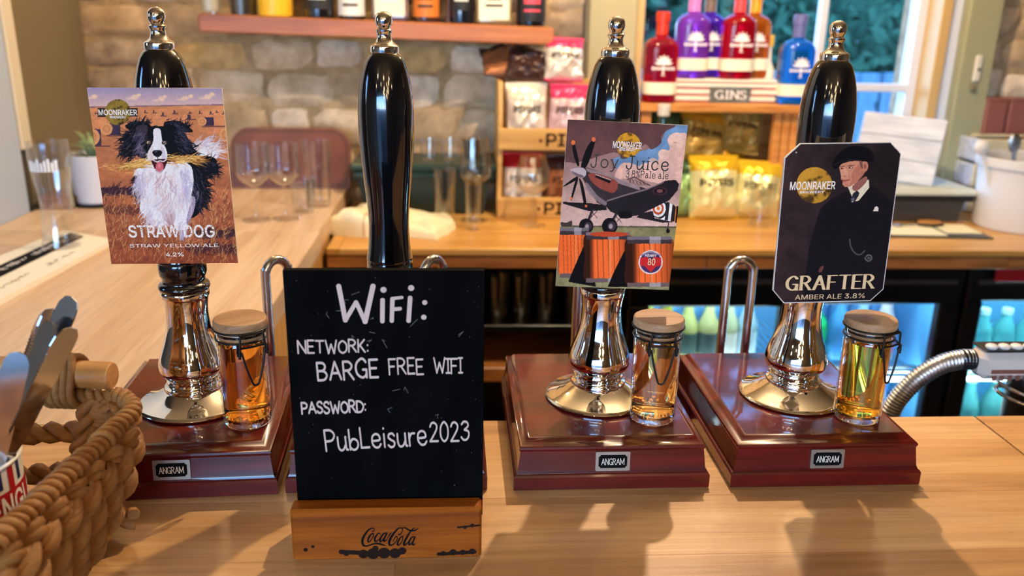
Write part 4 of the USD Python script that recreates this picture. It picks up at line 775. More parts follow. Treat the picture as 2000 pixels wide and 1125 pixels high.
t = clip("tall pump clip printed with a black and white sheepdog running through a straw field", (-.2664, .066, .2874), .010, w, h); A.sheet(t, "printed_picture"); bracket(t, .02, .009)
logo(A, t, 104, 164, 332, 198, 172, 204, 268, 217)
band(A, t, "STRAW", 287, 850, 578, 928, "print_pale", wear=.0010); band(A, t, "DOG", 612, 846, 786, 924, "print_pale", wear=.0010)
band(A, t, "STRAW YELLOW ALE", 290, 956, 808, 986, "print_pale", bold=False); band(A, t, "4.2%", 505, 1010, 606, 1036, "print_pale")

# --- the old fighter plane over the barrels
w, h = .1112, .1592
A = Art(w, h, 250, [(125, 43), (852, 75), (738, 1082), (45, 1055)], (206, 160, 146))
A.ramp(A.Y < 2000, 40, 700, (116, 76, 72), (226, 180, 160)); A.ramp(A.Y > 690, 690, 1080, (136, 122, 78), (150, 140, 96))
BL = (112, 142, 172); PKC = (234, 178, 156)
A.poly([(735, 60), (860, 70), (850, 150), (790, 330), (420, 345), (395, 280), (470, 250), (600, 225), (690, 170)], BL, 0); A.poly([(420, 345), (470, 300), (560, 330), (560, 380), (420, 400)], PKC, 5)
A.poly([(125, 40), (740, 65), (718, 110), (690, 140), (688, 185), (630, 222), (590, 190), (520, 255), (450, 280), (400, 240), (110, 300)], (98, 62, 58), 4, .95); A.grain(120, .18, 3, A.Y < 330)
A.poly([(560, 320), (620, 300), (672, 290), (680, 240), (740, 222), (728, 165), (750, 130), (800, 122), (850, 150), (820, 420), (560, 400)], PKC, 4); A.ell(785, 165, 52, 46, (240, 190, 164)); A.ell(705, 250, 34, 30, (240, 190, 164)); A.ell(640, 300, 30, 26, (240, 190, 164), .8); A.ell(775, 180, 16, 8, (206, 140, 124), .7, .5)
A.moon(490, 195, 74, (206, 142, 36), (90, 48, 14))
# cockpit frames, tail, far wing, undercarriage
for k in range(6): A.line([(490 + k * 22, 392 + k * 8), (508 + k * 22, 440)], 4, (84, 56, 56)); A.line([(508 + k * 20, 398 + k * 8), (484 + k * 24, 440)], 3, (96, 64, 62))
A.line([(484, 404), (525, 388), (600, 430), (622, 440)], 6, (84, 56, 56)); A.line([(505, 395), (505, 440)], 3, (84, 56, 56))
m = A.poly([(630, 580), (670, 540), (720, 535), (770, 560), (790, 580), (775, 662), (700, 650), (640, 630)], (240, 224, 214), 0)
for k in range(5):
    A.mix(m & (np.hypot((A.X - 672) / 1.0, (A.Y - 580) / 1.15) < 58 - k * 12), [(40, 30, 34), (236, 226, 216), (196, 70, 30), (244, 220, 200), (226, 120, 40)][k])
for k, c in ((718, (40, 32, 34)), (738, (240, 226, 214)), (754, (40, 32, 34)), (776, (226, 120, 36))): A.mix(m & (A.X > k - (A.Y - 600) * .12), c)
A.line([(790, 570), (782, 664)], 12, (30, 22, 24)); A.poly([(560, 610), (640, 596), (650, 640), (770, 664), (700, 668), (540, 636)], (40, 30, 34), 0); A.line([(735, 668), (728, 716)], 6, (30, 22, 24)); A.ell(732, 718, 12, 14, (24, 18, 20))
A.poly([(92, 540), (250, 548), (350, 560), (360, 590), (250, 598), (92, 552)], (34, 26, 28), 0)
for x0, x1, y1 in ((272, 240, 672), (430, 380, 680)): A.line([(x0, 590), (x1, y1)], 17, (44, 34, 36)); A.line([(x0 + 6, 590), (x1 + 6, y1)], 4, (110, 92, 94))
for a in ((268, 600, 300, 640), (300, 596, 262, 634), (416, 630, 446, 664), (448, 632, 420, 660)): A.line([a[:2], a[2:]], 4, (60, 44, 46))
A.mix((np.abs(A.Y - 690 - (A.X - 300) * .01) < 5) & (A.X > 80), (84, 72, 58), .8); A.poly([(80, 662), (110, 668), (145, 655), (140, 690), (84, 688)], (70, 54, 50), 3); A.grain(26, .14, 6, A.Y > 690)
for x, r_ in ((232, 46), (376, 50)): A.ell(x, 688, r_ * .95, r_, (22, 17, 19)); A.ell(x + 12, 688, r_ * .5, r_ * .55, (62, 50, 54)); A.ell(x + 6, 690, r_ * .25, r_ * .3, (170, 140, 140))
# fuselage and near wing
A.poly([(205, 340), (240, 333), (330, 362), (480, 420), (600, 460), (600, 520), (420, 610), (370, 580), (300, 545), (250, 470), (212, 400)], (58, 46, 48), 0); A.poly([(230, 335), (330, 362), (560, 446), (560, 470), (340, 400), (240, 356)], (176, 142, 138), 0, .8)
A.poly([(248, 372), (300, 370), (410, 408), (425, 450), (400, 486), (360, 478), (300, 448), (262, 410)], (150, 70, 56), 4); A.poly([(290, 372), (388, 408), (376, 428), (290, 392)], (20, 15, 16), 0)
for k in range(8): A.line([(292 + k * 12, 374 + k * 4.4), (298 + k * 12, 378 + k * 4.4)], 5, (226, 190, 170))
A.poly([(235, 420), (300, 500), (360, 545), (340, 560), (280, 520), (235, 470)], (150, 124, 124), 4, .8)
A.poly([(360, 530), (460, 500), (600, 462), (720, 410), (780, 406), (800, 430), (790, 470), (740, 530), (640, 580), (540, 625), (450, 630), (380, 600), (356, 570)], (38, 30, 33), 0); A.line([(362, 534), (470, 500), (600, 464), (700, 422)], 9, (150, 124, 120), .8); A.grain(40, .1, 7)
A.ell(682, 474, 45, 26, (70, 40, 40)); A.ell(682, 474, 34, 19, (28, 20, 22)); A.ell(682, 474, 19, 11, (120, 76, 72))
A.poly([(430, 600), (500, 600), (510, 636), (440, 640)], (22, 17, 19), 3)
# propeller
BLD = (20, 15, 17)
for P, tip in (([(150, 190), (168, 200), (192, 310), (180, 322), (158, 260)], (156, 182)), ([(266, 172), (290, 170), (250, 300), (215, 350), (202, 320), (230, 230)], (280, 162)), ([(172, 388), (100, 440), (96, 450), (170, 410)], None), ([(186, 400), (172, 396), (140, 520), (150, 520)], (141, 520)), ([(190, 396), (216, 440), (236, 560), (222, 566), (202, 470)], (232, 566))):
    A.poly(P, BLD, 3)
    if tip: A.ell(tip[0], tip[1], 13 if tip[1] < 300 else 8, 14 if tip[1] < 300 else 8, (232, 112, 60))
A.poly([(138, 348), (200, 332), (232, 350), (228, 384), (200, 394), (168, 380)], (196, 170, 166), 4); A.poly([(140, 352), (190, 372), (222, 384), (200, 394), (168, 380)], (96, 78, 80), 3, .8)
# barrels
def barrel(x0, x1, y0, y1, dark, rim):
    m = A.inside([(x0 + 10, y0), (x1 - 10, y0), (x1 + 8, (y0 + y1) / 2), (x1 - 8, y1), (x0 + 8, y1), (x0 - 8, (y0 + y1) / 2)], 6) & (A.Y > y0) & (A.Y < y1); u_ = (A.X - x0) / (x1 - x0)
    col = np.array((226, 96, 40))[None] * (1.12 - .9 * np.clip((u_ - .62) / .6, 0, 1)[:, None] ** 1.5) * (1 - np.clip((dark - u_) / .12, 0, 1)[:, None] * .78); A.c = np.where(m[:, None], col, A.c)
    for k in range(1, 8): A.mix(m & (np.abs(u_ - k / 8 - (A.Y - y0) * .0001) < .010), (120, 44, 20), .6)
    A.mix(m & (np.abs(u_ - .55) < .03), (255, 150, 90), .5)
    for a, b, c in ((y0 - 4, y0 + 16, (120, 104, 106)), (y0 + 16, y0 + 40, (64, 50, 52)), (y1 - 22, y1 + 4, (112, 88, 84))): A.poly([(x0 + 2, a), (x1 - 2, a), (x1, b), (x0, b)], c); A.mix(A.inside([(x0 + (x1 - x0) * .5, a), (x0 + (x1 - x0) * .75, a), (x0 + (x1 - x0) * .75, b), (x0 + (x1 - x0) * .5, b)]), (206, 186, 180), .6)
barrel(70, 248, 702, 1000, .0, 0); A.poly([(250, 790), (225, 790), (150, 960), (122, 1030), (290, 1060)], (16, 11, 12), 0)
barrel(230, 500, 730, 1030, .2, 0); A.ell(372, 738, 120, 16, (196, 70, 36)); A.poly([(495, 825), (470, 830), (400, 970), (362, 1062), (520, 1062)], (16, 11, 12), 0)
barrel(482, 756, 756, 1058, .26, 0)
A.ell(626, 910, 74, 74, (232, 206, 190)); A.ell(626, 910, 66, 66, (66, 46, 84)); A.poly([(562, 884), (604, 876), (626, 900), (648, 876), (690, 884), (692, 930), (660, 936), (626, 972), (592, 936), (560, 930)], (206, 40, 40), 0); A.line([(570, 866), (626, 850), (682, 866)], 9, (140, 124, 150), .9, 4)
A.grain(7, .06, 3)
t = clip("pump clip printed with an old propeller fighter plane above three orange barrels", (.1508, .066, .2630), -.0365, w, h); A.sheet(t, "printed_picture"); bracket(t, .05, .012)
logo(A, t, 394, 178, 572, 214, 434, 216, 538, 230)
band(A, t, "Joy", 256, 256, 432, 352, "print_dark", g=letters("Joy", .046, serif=.13, gap=.26, k=1.1)); band(A, t, "Juice", 472, 268, 742, 344, "print_dark", g=letters("Juice", .05, serif=.13, gap=.3, k=1.1))
band(A, t, "x", 472, 357, 738, 392, "print_dark", g=letters("3.8%Pale ale", .055, serif=.07, gap=.22, space=.4)); band(A, t, "80", 606, 886, 656, 928, "print_gold", name="roundel_number"); band(A, t, "HENRY", 590, 862, 662, 876, "print_pale", name="roundel_lettering")

# --- the man in the flat cap
w, h = .1120, .1575
A = Art(w, h, 250, [(143, 60.5), (871, 57), (748, 1047.6), (52, 1070)], (40, 30, 30))
n = meshkit.fbm(np.stack([A.X / 170, A.Y / 170, np.zeros_like(A.X)], -1), 5, 4); A.c = A.c * (.55 + 1.0 * n[:, None]) + np.clip((430 - A.X) / 500, 0, 1)[:, None] * np.array([26, 14, 12]) * n[:, None] * 2
A.moon(322, 322, 113, (190, 134, 44), (66, 46, 22))
A.poly([(300, 1080), (280, 800), (310, 640), (360, 480), (430, 410), (530, 360), (660, 320), (770, 400), (830, 470), (790, 800), (770, 1080)], (23, 19, 22), 3, .97)
A.poly([(530, 330), (560, 400), (555, 430), (600, 420), (665, 340), (662, 290), (600, 300)], (226, 204, 172), 0); A.poly([(560, 330), (640, 270), (650, 300), (585, 362)], (150, 92, 80), 3); A.poly([(566, 372), (590, 358), (604, 372), (598, 392), (576, 426), (552, 424), (552, 408)], (38, 36, 44), 0); A.poly([(552, 408), (570, 398), (574, 420), (558, 428)], (96, 92, 104), 0)
A.poly([(478, 214), (486, 192), (540, 176), (616, 170), (650, 200), (640, 240), (612, 280), (576, 314), (544, 334), (512, 334), (497, 318), (503, 298), (488, 284), (492, 262), (484, 240)], (206, 134, 104), 0)
A.poly([(560, 240), (612, 190), (640, 240), (600, 290), (540, 330), (556, 290)], (170, 98, 78), 4, .55); A.poly([(486, 222), (520, 220), (536, 262), (520, 280), (492, 274)], (222, 152, 122), 4, .8); A.ell(549, 215, 13, 6, (90, 52, 48)); A.ell(552, 214, 5, 4, (220, 190, 176)); A.ell(495, 219, 9, 5, (80, 46, 44)); A.line([(532, 204), (570, 200)], 5, (60, 34, 30), .8); A.line([(486, 208), (508, 206)], 5, (60, 34, 30), .8)
A.line([(497, 292), (516, 296), (540, 290)], 8, (150, 66, 62), .9); A.line([(500, 302), (520, 306)], 6, (206, 112, 100), .8); A.ell(510, 268, 14, 7, (150, 84, 70), .6, .6); A.line([(536, 262), (546, 284)], 4, (150, 86, 70), .6); A.ell(524, 322, 16, 9, (196, 112, 92), .6, .5)
A.ell(638, 206, 19, 34, (196, 122, 96)); A.ell(638, 206, 9, 20, (140, 74, 62), .8, .4); A.poly([(600, 172), (622, 176), (624, 222), (612, 214)], (70, 44, 38), 0, .6)
A.poly([(438, 190), (448, 160), (490, 110), (560, 82), (650, 92), (688, 130), (690, 172), (650, 178), (560, 168), (500, 186), (470, 214), (440, 220)], (15, 12, 14), 4); A.line([(446, 196), (500, 172), (600, 164)], 7, (44, 36, 38), .7, 3)
A.poly([(690, 486), (700, 462), (712, 456), (724, 470), (720, 488)], (226, 206, 190), 0); A.line([(544, 662), (552, 710), (580, 750), (612, 758), (638, 734)], 8, (92, 88, 84), .9, 4); A.line([(640, 778), (652, 796), (668, 798), (682, 784), (678, 766), (660, 760), (648, 770)], 8, (110, 104, 100), .95, 3); A.ell(664, 780, 9, 9, (84, 80, 78))
A.poly([(350, 862), (362, 836), (382, 830), (376, 856), (360, 872)], (130, 70, 66), 3, .8); A.grain(8, .08, 3)
def uvp(q): return A.uv(*q)
oct_ = Polygon([uvp(q) for q in ((235, 60), (795, 57), (862, 130), (757, 975), (675, 1050), (130, 1068), (60, 985), (135, 150))])
t = clip("dark cut-cornered pump clip printed with a man in a flat cap and a golden moon", (.3614, .066, .2475), .0265, w, h, oct_)
inn = oct_.buffer(-.0008); A.sheet(t, "printed_picture", lambda x, y: shapely.contains_xy(inn, x, y)); bracket(t, .06, .016); part(t, "hanging_hole", MB().add(*ball((*A.uv(208, 116), .0011), .0008, 1)), "clip_edge")
logo(A, t, 166, 296, 456, 352, 230, 356, 386, 374)
band(A, t, "x", 136, 878, 712, 988, "print_gold", g=letters("GRAFTER", .036, k=3.3, serif=.11, gap=.30)); band(A, t, "AMBER ALE 3.8%", 200, 1000, 642, 1044, "print_gold", bold=False)

# ================================================================ cutlery basket
raw("seagrass", {"g": ("geometry", {}), "tc": ("texture_coordinate", {}), "mp": ("mapping", {"scale": (70, 70, 520)}), "n": ("noise_texture", {"scale": 1.0, "detail": 4.0, "roughness": .7, "distortion": .6}), "r": ("rgb_ramp", {"ramp": [(0, lin((104, 62, 22))), (.5, lin((184, 128, 62))), (1, lin((226, 180, 112)))]}),
    "m": ("mix_float", {"fac": .45}), "b": ("bump", {"strength": .6, "distance": .002}), "p": ("principled_bsdf", {"roughness": .55})},
    [("tc.object", "mp.vector"), ("mp.vector", "n.vector"), ("g.random_per_island", "m.a"), ("n.fac", "m.b"), ("m.result", "r.fac"), ("r.color", "p.base_color"), ("n.fac", "b.height"), ("b.normal", "p.normal")], "p.BSDF")
def rrect(w, d, r, step=.004):
    """Points and outward normals round a rounded rectangle, from the back right corner clockwise: right side, front, left side, back."""
    P = []
    def line(a, b, n):
        L = math.dist(a, b); k = max(2, int(L / step))
        for i in range(k): P.append((a[0] + (b[0] - a[0]) * i / k, a[1] + (b[1] - a[1]) * i / k, n[0], n[1]))
    def arc(cx, cy, a0):
        k = max(3, int(r * 1.57 / step))
        for i in range(k): a = a0 - math.pi / 2 * i / k; P.append((cx + r * math.cos(a), cy + r * math.sin(a), math.cos(a), math.sin(a)))
    arc(w - r, d - r, math.pi / 2); line((w, d - r), (w, -d + r), (1, 0)); arc(w - r, -d + r, 0); line((w - r, -d), (-w + r, -d), (0, -1)); arc(-w + r, -d + r, -math.pi / 2); line((-w, -d + r), (-w, d - r), (-1, 0)); arc(-w + r, d - r, math.pi); line((-w + r, d), (w - r, d), (0, 1))
    return np.array(P)
TH = -.10; BW, BD = .145, .12
corner = np.array([-.260, -.050]); ctr = corner - np.array([math.cos(TH) * BW - math.sin(TH) * BD, math.sin(TH) * BW + math.cos(TH) * BD])
bk = thing("woven_basket", "braided seagrass basket with a wooden dowel handle, holding a tin of knives", "basket", (ctr[0], ctr[1], 0), TH)
def braid(z, inset, amp, out, r, back, phase=0.0, name="braid", period=.075):
    q = rrect(BW - inset, BD - inset, .04); n_side = len(q)
    if not back: q = q[: int(n_side * .80)]
    s = np.arange(len(q)) * .004; o = MB()
    for k in range(3):
        a = 2 * math.pi * (s / period + k / 3.0) + phase
        zc = z + amp * np.sin(a); oc = out * np.sin(2 * a) + .002
        for j in range(5):   # each strand is a loose bundle of flat leaves
            b = a * .55 + j * 2 * math.pi / 5; up_ = .62 * r * np.cos(b); ou_ = .42 * r * np.sin(b)
            p = np.stack([q[:, 0] + q[:, 2] * (oc + ou_), q[:, 1] + q[:, 3] * (oc + ou_), zc + up_], 1)
            o.add(*tube(p, r * (.40 + .07 * np.sin(a * 1.7 + j)), 5, flat=1.3))
    part(bk, name, o, "seagrass", smooth=60)
for i, (z, ins) in enumerate(((.103, .004), (.0785, .010), (.054, .019), (.032, .028), (.0185, .036))): braid(z, ins, .0115 if i < 3 else .0095 if i == 3 else .0065, .0042, .0098, False, 1.7 * i)
q = rrect(BW, BD, .036, .0009); s = np.arange(len(q)) * .0009; core = MB().add(*tube(np.stack([q[::4, 0], q[::4, 1], np.full(len(q[::4]), .124)], 1), .0050, 8, closed=True)); part(bk, "rim_core", core, "seagrass", smooth=60)
for k in range(2):
    a = 2 * math.pi * s / .0155 + k * math.pi; rr_ = .0050 + .0006 * np.sin(s * 90 + k); p = np.stack([q[:, 0] + q[:, 2] * rr_ * np.cos(a), q[:, 1] + q[:, 3] * rr_ * np.cos(a), .124 + rr_ * np.sin(a)], 1)
    part(bk, "rim_wrap", MB().add(*tube(p, .0034 + .0005 * np.sin(a * .37), 6)), "seagrass", smooth=60)
def twist(P, r, pitch, name="rope", n=2):
    P = catmull(np.array(P, float), 14); L = np.concatenate([[0], np.cumsum(np.linalg.norm(np.diff(P, axis=0), axis=1))]); o = MB()
    t = np.gradient(P, axis=0); t /= np.linalg.norm(t, axis=1, keepdims=True); u_ = np.cross(t, [.3, .9, .2]); u_ /= np.linalg.norm(u_, axis=1, keepdims=True); v_ = np.cross(t, u_)
    for k in range(n):
        a = (2 * math.pi * L / pitch + 2 * math.pi * k / n)[:, None]; o.add(*tube(P + (u_ * np.cos(a) + v_ * np.sin(a)) * r * .55, r * .62, 7))
    part(bk, name, o, "seagrass", smooth=60)
yb = BD - .004
for z in (.092, .054, .022): twist([(-BW + .02, yb - .01, z), (-.06, yb - .004, z + .003), (.02, yb - .006, z - .002), (.09, yb - .004, z + .002), (BW - .012, yb - .02, z)], .0085, .035)
for x in (.085, -.02, -.1):
    twist([(x + .012, yb, .122), (x + .006, yb - .012, .085), (x - .012, yb - .008, .04), (x - .02, yb - .012, .011)], .0075, .03); twist([(x + .030, yb, .122), (x + .012, yb - .004, .08), (x + .004, yb - .012, .04), (x - .004, yb - .010, .011)], .0075, .03)
# dowel handle lashed to the back rim
hd = MB().add(*tube([(-.10, BD - .002, .1465), (.02, BD - .002, .1455), (.118, BD - .004, .1445), (.1195, BD - .004, .1445)], [.0112, .0114, .0114, .0104], 28)); part(bk, "dowel_handle", hd, "dowel_wood", smooth=50)
for x0 in (.066, -.08):
    for k in range(5): part(bk, "lashing", MB().add(*tube([(x0 + k * .0058 + .0015 * math.sin(3 * a), BD - .002 + .0138 * math.cos(a), .1375 + .0215 * math.sin(a)) for a in np.linspace(0, 2 * math.pi, 26, endpoint=False)], .0034, 6, closed=True)), "seagrass", smooth=60)
part(bk, "floor_mat", MB().add(*tube([(.0, 0, .004), (.001, 0, .004)], .001, 4)).add(cbox((-BW + .045, -BD + .045, .002), (BW - .045, BD - .045, .008), .002)), "seagrass")
# tin inside the basket
tin = thing("cutlery_tin", "white enamel tin with a red cross and red lettered band inside the basket", "tin", (-.3625, -.146, .0082)); R, H = .040, .112
part(tin, "body", MB().add(*lathe([(0, 0), (R - .002, 0), (R, .003), (R, H), (R - .0012, H), (R - .0012, .004), (0, .004)], 64)), "white_enamel", smooth=40)
part(tin, "rolled_rim", MB().add(*tube([(R * math.cos(a), R * math.sin(a), H) for a in np.linspace(0, 2 * math.pi, 60, endpoint=False)], .0017, 8, closed=True)), "white_enamel", smooth=60)
def wrapped(name, g, mat, r, seg=.002):
    """A flat shape bent round the tin: x is arc length from the side facing the room."""
    g = shapely.segmentize(g, seg); o = MB()
    for gg in getattr(g, "geoms", [g]):
        if gg.area < 1e-9: continue
        v, f = trimesh.creation.triangulate_polygon(gg, engine="earcut"); a = -math.pi / 2 + v[:, 0] / R; o.add(np.stack([r * np.cos(a), r * np.sin(a), v[:, 1]], 1), f)
    part(tin, name, o, mat, smooth=False)
def wrap_rects(name, rects, mat, r):
    for x0, x1, y0, y1 in rects:
        o = MB()
        k = max(2, int((x1 - x0) / .002)); xs = np.linspace(x0, x1, k + 1); a = -math.pi / 2 + xs / R; v = np.concatenate([np.stack([r * np.cos(a), r * np.sin(a), np.full(k + 1, y)], 1) for y in (y0, y1)]); i = np.arange(k); o.add(v, np.stack([i, i + 1, i + k + 2, i + k + 1], 1)); part(tin, name, o, mat, smooth=False)
wrap_rects("red_band", [(-.1255, .1257, .069, .0925)], "ink_red", R + .0003)
wrap_rects("red_bar", [(.0535, .0590, .0925, .1105), (.0535, .0590, .006, .069), (-.0725, -.0670, .0925, .1105), (-.0725, -.0670, .006, .069)], "ink_red", R + .0003)
wrap_rects("blue_bar", [(.0635, .0675, .0955, .1105), (.044, .048, .0955, .1105), (.0635, .0675, .006, .066)], "ink_blue", R + .0003)
wrapped("tin_lettering", unary_union([fit_in(inter("ENGLAND"), .036, .0715, .106, .090), fit_in(inter("ENGLAND"), -.090, .0715, -.020, .090)]), "ink_white", R + .0006, .0015)
raw("knife_steel", {"p": ("principled_bsdf", {"base_color": (.80, .82, .86), "metallic": 1.0, "roughness": .13})}, [], "p.BSDF")
def knife(label, foot, tip, turn, w=.0195, L=.222):
    foot, tip = np.array(foot), np.array(tip); d = (tip - foot) / np.linalg.norm(tip - foot); nrm = np.array([math.sin(turn), -math.cos(turn), 0.0]); x = np.cross(d, nrm)
    M = FR(tip, -x, d); t = thing("table_knife", label, "knife"); s = stage.GetPrimAtPath(t); X = UsdGeom.Xformable(s); X.ClearXformOpOrder(); s.RemoveProperty("xformOp:translate"); X.AddTransformOp().Set(Gf.Matrix4d(*M.T.ravel().tolist()))
    tipc = [(-w * .5, -.014), (-w * .47, -.007), (-w * .30, -.0015), (0, 0), (w * .28, -.002), (w * .45, -.008), (w * .5, -.016)]
    ser = [(w * .5 - (.0007 if k % 2 else 0), -.022 - k * .0014) for k in range(50)]
    g = Polygon(tipc + ser + [(w * .34, -.102), (w * .22, -.112), (-w * .22, -.112), (-w * .36, -.100)])
    part(t, "blade", extrude(g, .0012), "knife_steel", smooth=False); lo = L
    part(t, "handle", hull([(sx * a, y, z) for y, a, h in ((-.110, .0042, .0016), (-.150, .0052, .0022), (-L + .006, .0066, .0026), (-L, .0050, .0020)) for sx in (-1, 1) for z in (.0006 - h, .0006 + h)]), "knife_steel", smooth=30)
knife("table knife with a serrated edge standing lowest and foremost in the tin", (-.366, -.158, .016), (-.3035, -.152, .206), .15, .0175)
knife("table knife reflecting the blue window, broad side to the room", (-.382, -.140, .016), (-.2850, -.139, .2235), -.55, .0175)
knife("table knife whose rounded tip stands highest in the tin", (-.384, -.131, .016), (-.2730, -.130, .239), -.35, .0165)
knife("table knife with a brownish blade beside the highest tip", (-.388, -.128, .016), (-.2885, -.126, .2285), .45, .0165)
knife("table knife seen nearly edge-on, its dark serrations against the counter", (-.386, -.150, .016), (-.2685, -.146, .2215), .95, .0175)

# ================================================================ glassware
def glassthing(name, label, loc, outer, inner, mat="thin_glass", n=40, foot=None):
    t = thing(name, label, "glass", loc)
    part(t, "bowl" if foot else "glass_wall", MB().add(*lathe(outer + inner[::-1], n, cap=False)), mat, smooth=50)
    if foot: part(t, "stem", MB().add(*lathe(foot, n)), "thin_glass", smooth=50)
    return t
def wineglass(label, loc, hb, h, rm, rt_, rf, zf):
    o = catmull([(.0035, hb), (rm * .55, hb + .010), (rm * .95, hb + .026), (rm, hb + .040), (rm * .97, hb + .06), (rt_, h)], 5).tolist(); i = [(max(a - .0012, 0.0), b + (.002 if k < 3 else 0)) for k, (a, b) in enumerate(o)]
    f = [(0, zf), (rf, zf), (rf, zf + .0015), (rf * .55, zf + .004), (.007, zf + .008), (.0042, zf + .02), (.0036, hb - .01), (.0045, hb + .0015), (0, hb + .002)]
    t = glassthing("wine_glass", label, loc, [tuple(x) for x in o], i, foot=f); return t
wineglass("empty stemmed wine glass on the return counter, beside the dog clip", (-.445, 1.134, .0002), .072, .168, .0355, .0335, .031, 0)
wineglass("empty stemmed wine glass between the first wine glass and the tall tumbler", (-.384, 1.150, .0002), .072, .166, .0355, .0335, .031, 0)
def tumbler(name, label, loc, r0, r1, h, base=.006):
    glassthing(name, label, loc, [(0, 0), (r0 * .96, 0), (r0, .002), (r1, h)], [(0, base), (r0 - .0022, base), (r1 - .0016, h)])
tumbler("short_tumbler", "short clear tumbler tucked behind the second wine glass's stem", (-.357, 1.215, .0002), .024, .029, .078)
tumbler("tall_tumbler", "tall straight tumbler at the inner corner of the return counter", (-.334, 1.285, .0002), .028, .034, .155, .012)
tumbler("pint_glass", "conical clear tumbler on the back counter beside the towel", (-.037, 1.318, -.0498), .024, .029, .137, .010)
wineglass("large balloon glass on the back counter behind the little shot glass", (.034, 1.355, -.0498), .085, .205, .041, .034, .033, 0)
tumbler("shot_glass", "tall narrow shot glass standing in front of the balloon glass", (.031, 1.262, -.0498), .0165, .0200, .116, .022)
wineglass("stemmed wine glass in front of the crisp crates", (.175, 1.308, -.0498), .074, .170, .0405, .031, .034, 0)
tumbler("straight_tumbler", "tumbler in front of the yellow crisp packets", (.745, 1.315, -.0498), .030, .034, .122, .010)
pg = thing("beer_glass", "tall waisted beer glass with a worn print, standing on the white bar runner", "glass", (-.744, .872, .0095))
P_ = catmull([(.033, 0), (.0335, .004), (.031, .02), (.0275, .05), (.0265, .075), (.0290, .11), (.0345, .15), (.0355, .175), (.0345, .196)], 5); I_ = [(max(a - .002, 0), b) for a, b in P_ if b > .015]
part(pg, "glass_wall", MB().add(*lathe([(0, 0)] + [tuple(q) for q in P_] + I_[::-1] + [(0, .014)], 44, cap=False)), "thin_glass", smooth=50)
r = random.Random(9); sp = MB()
for k in range(9):
    a0 = -2.3 + k * .17; a = np.linspace(a0, a0 + .12, 4); v = np.array([[.0355 * math.cos(q_), .0355 * math.sin(q_), z] for z in (.145, .165 + r.uniform(-.004, .004)) for q_ in a]); i = np.arange(3); sp.add(v, np.stack([i, i + 1, i + 5, i + 4], 1))
part(pg, "worn_print", sp, "label_white", smooth=False)

# ---------------------------------------------------------------- return counter things
rn = thing("bar_runner", "white wooden bar board with a black lettered band, under the tall beer glass", "board"); hold = [(-.675, .925), (-.797, 1.003), (-.955, .62), (-.955, .40), (-.705, .556)]
u = np.array([-.030, -.36]); u /= np.linalg.norm(u)
A0, B0 = np.array([-.668, .925]), np.array([-.798, 1.003]); far = A0 + u * .62; farB = B0 + u * .62 + np.array([-.03, 0])
part(rn, "board", extrude(Polygon([A0, B0, farB, far]).buffer(-.001), .009).moved(T(0, 0, .0002)), "white_board", smooth=False) if "white_board" in MATS else (plain("white_board", (232, 224, 206), .45), part(rn, "board", extrude(Polygon([A0, B0, farB, far]).buffer(-.001), .009).moved(T(0, 0, .0002)), "white_board", smooth=False))
def onrn(a, b): return A0 + (B0 - A0) * a + u * b
part(rn, "black_band", extrude(Polygon([onrn(.50, .018), onrn(.80, .010), onrn(.80, .6), onrn(.50, .6)]), .0002).moved(T(0, 0, .0092)), "ink_black", smooth=False)
MRN = FR((*onrn(.48, .60), .0093), (-u[0], -u[1], 0), (B0[0] - A0[0], B0[1] - A0[1], 0))
r = random.Random(3)
for k in range(4): 
    t0 = .06 + k * .13; part(rn, "lettering", extrude(unary_union([LineString([(t0 + j * .006, .026 + r.uniform(-.006, .004)), (t0 + j * .006 + r.uniform(-.003, .006), .026 + r.uniform(0, .01))]).buffer(.0011, 2) for j in range(18)]), .0002).moved(MRN @ T(0, -.002, .0003)), "ink_white", smooth=False)
for k in range(3):
    t0 = .10 + k * .14; part(rn, "lettering", extrude(unary_union([LineString([(t0 + j * .007, -.030 - .003 * k + r.uniform(-.006, .004)), (t0 + j * .007 + r.uniform(-.003, .006), -.030 - .003 * k + r.uniform(0, .008))]).buffer(.0007, 2) for j in range(14)]), .0002).moved(MRN @ T(0, 0, .0001)), "ink_black", smooth=False)
pl = thing("potted_plant", "spiky green houseplant in a white pot, half hidden by the dog clip", "plant", (-.842, 1.295, .0002))
part(pl, "pot", MB().add(*lathe([(0, .006), (.045, .006), (.050, .010), (.056, .118), (.053, .118), (.048, .10), (0, .10)], 40)), "white_paint", smooth=40); part(pl, "saucer", MB().add(*lathe([(0, 0), (.050, 0), (.054, .008), (0, .0085)], 36)), "black_plastic")
part(pl, "soil", MB().add(*lathe([(0, .1005), (.047, .1005), (0, .104)], 20)), "olive_paint")
mottled("plant_leaf", (96, 116, 76), (158, 172, 128), 30, .5, stretch=(1, 1, .2)); r = random.Random(21)
for k in range(17):
    a = k * 2.4 + r.uniform(-.2, .2); L = r.uniform(.09, .16); el = r.uniform(.5, 1.3); q = np.array([[math.cos(a) * L * t * math.cos(el) * (1 + .25 * t), math.sin(a) * L * t * math.cos(el), .10 + L * math.sin(el) * (t - .55 * t * t)] for t in np.linspace(0, 1, 9)])
    part(pl, "leaf", MB().add(*tube(q, np.interp(np.linspace(0, 1, 9), [0, .25, 1], [.006, .009, .0012]), 6, flat=.3)), "plant_leaf", smooth=60)
q = catmull([(-.03, -.05, .12), (-.034, -.062, .08), (-.032, -.066, .03), (-.030, -.068, .006)], 6); part(pl, "trailing_leaf", MB().add(*tube(q, .0025, 6)), "plant_leaf")
mottled("terracotta_board", (88, 40, 20), (120, 62, 36), 5, .5)
bd = thing("serving_board", "reddish-brown serving board with rounded corners leaning on the stone wall", "board", (-.42, 1.50, .0002), rx=-.22)
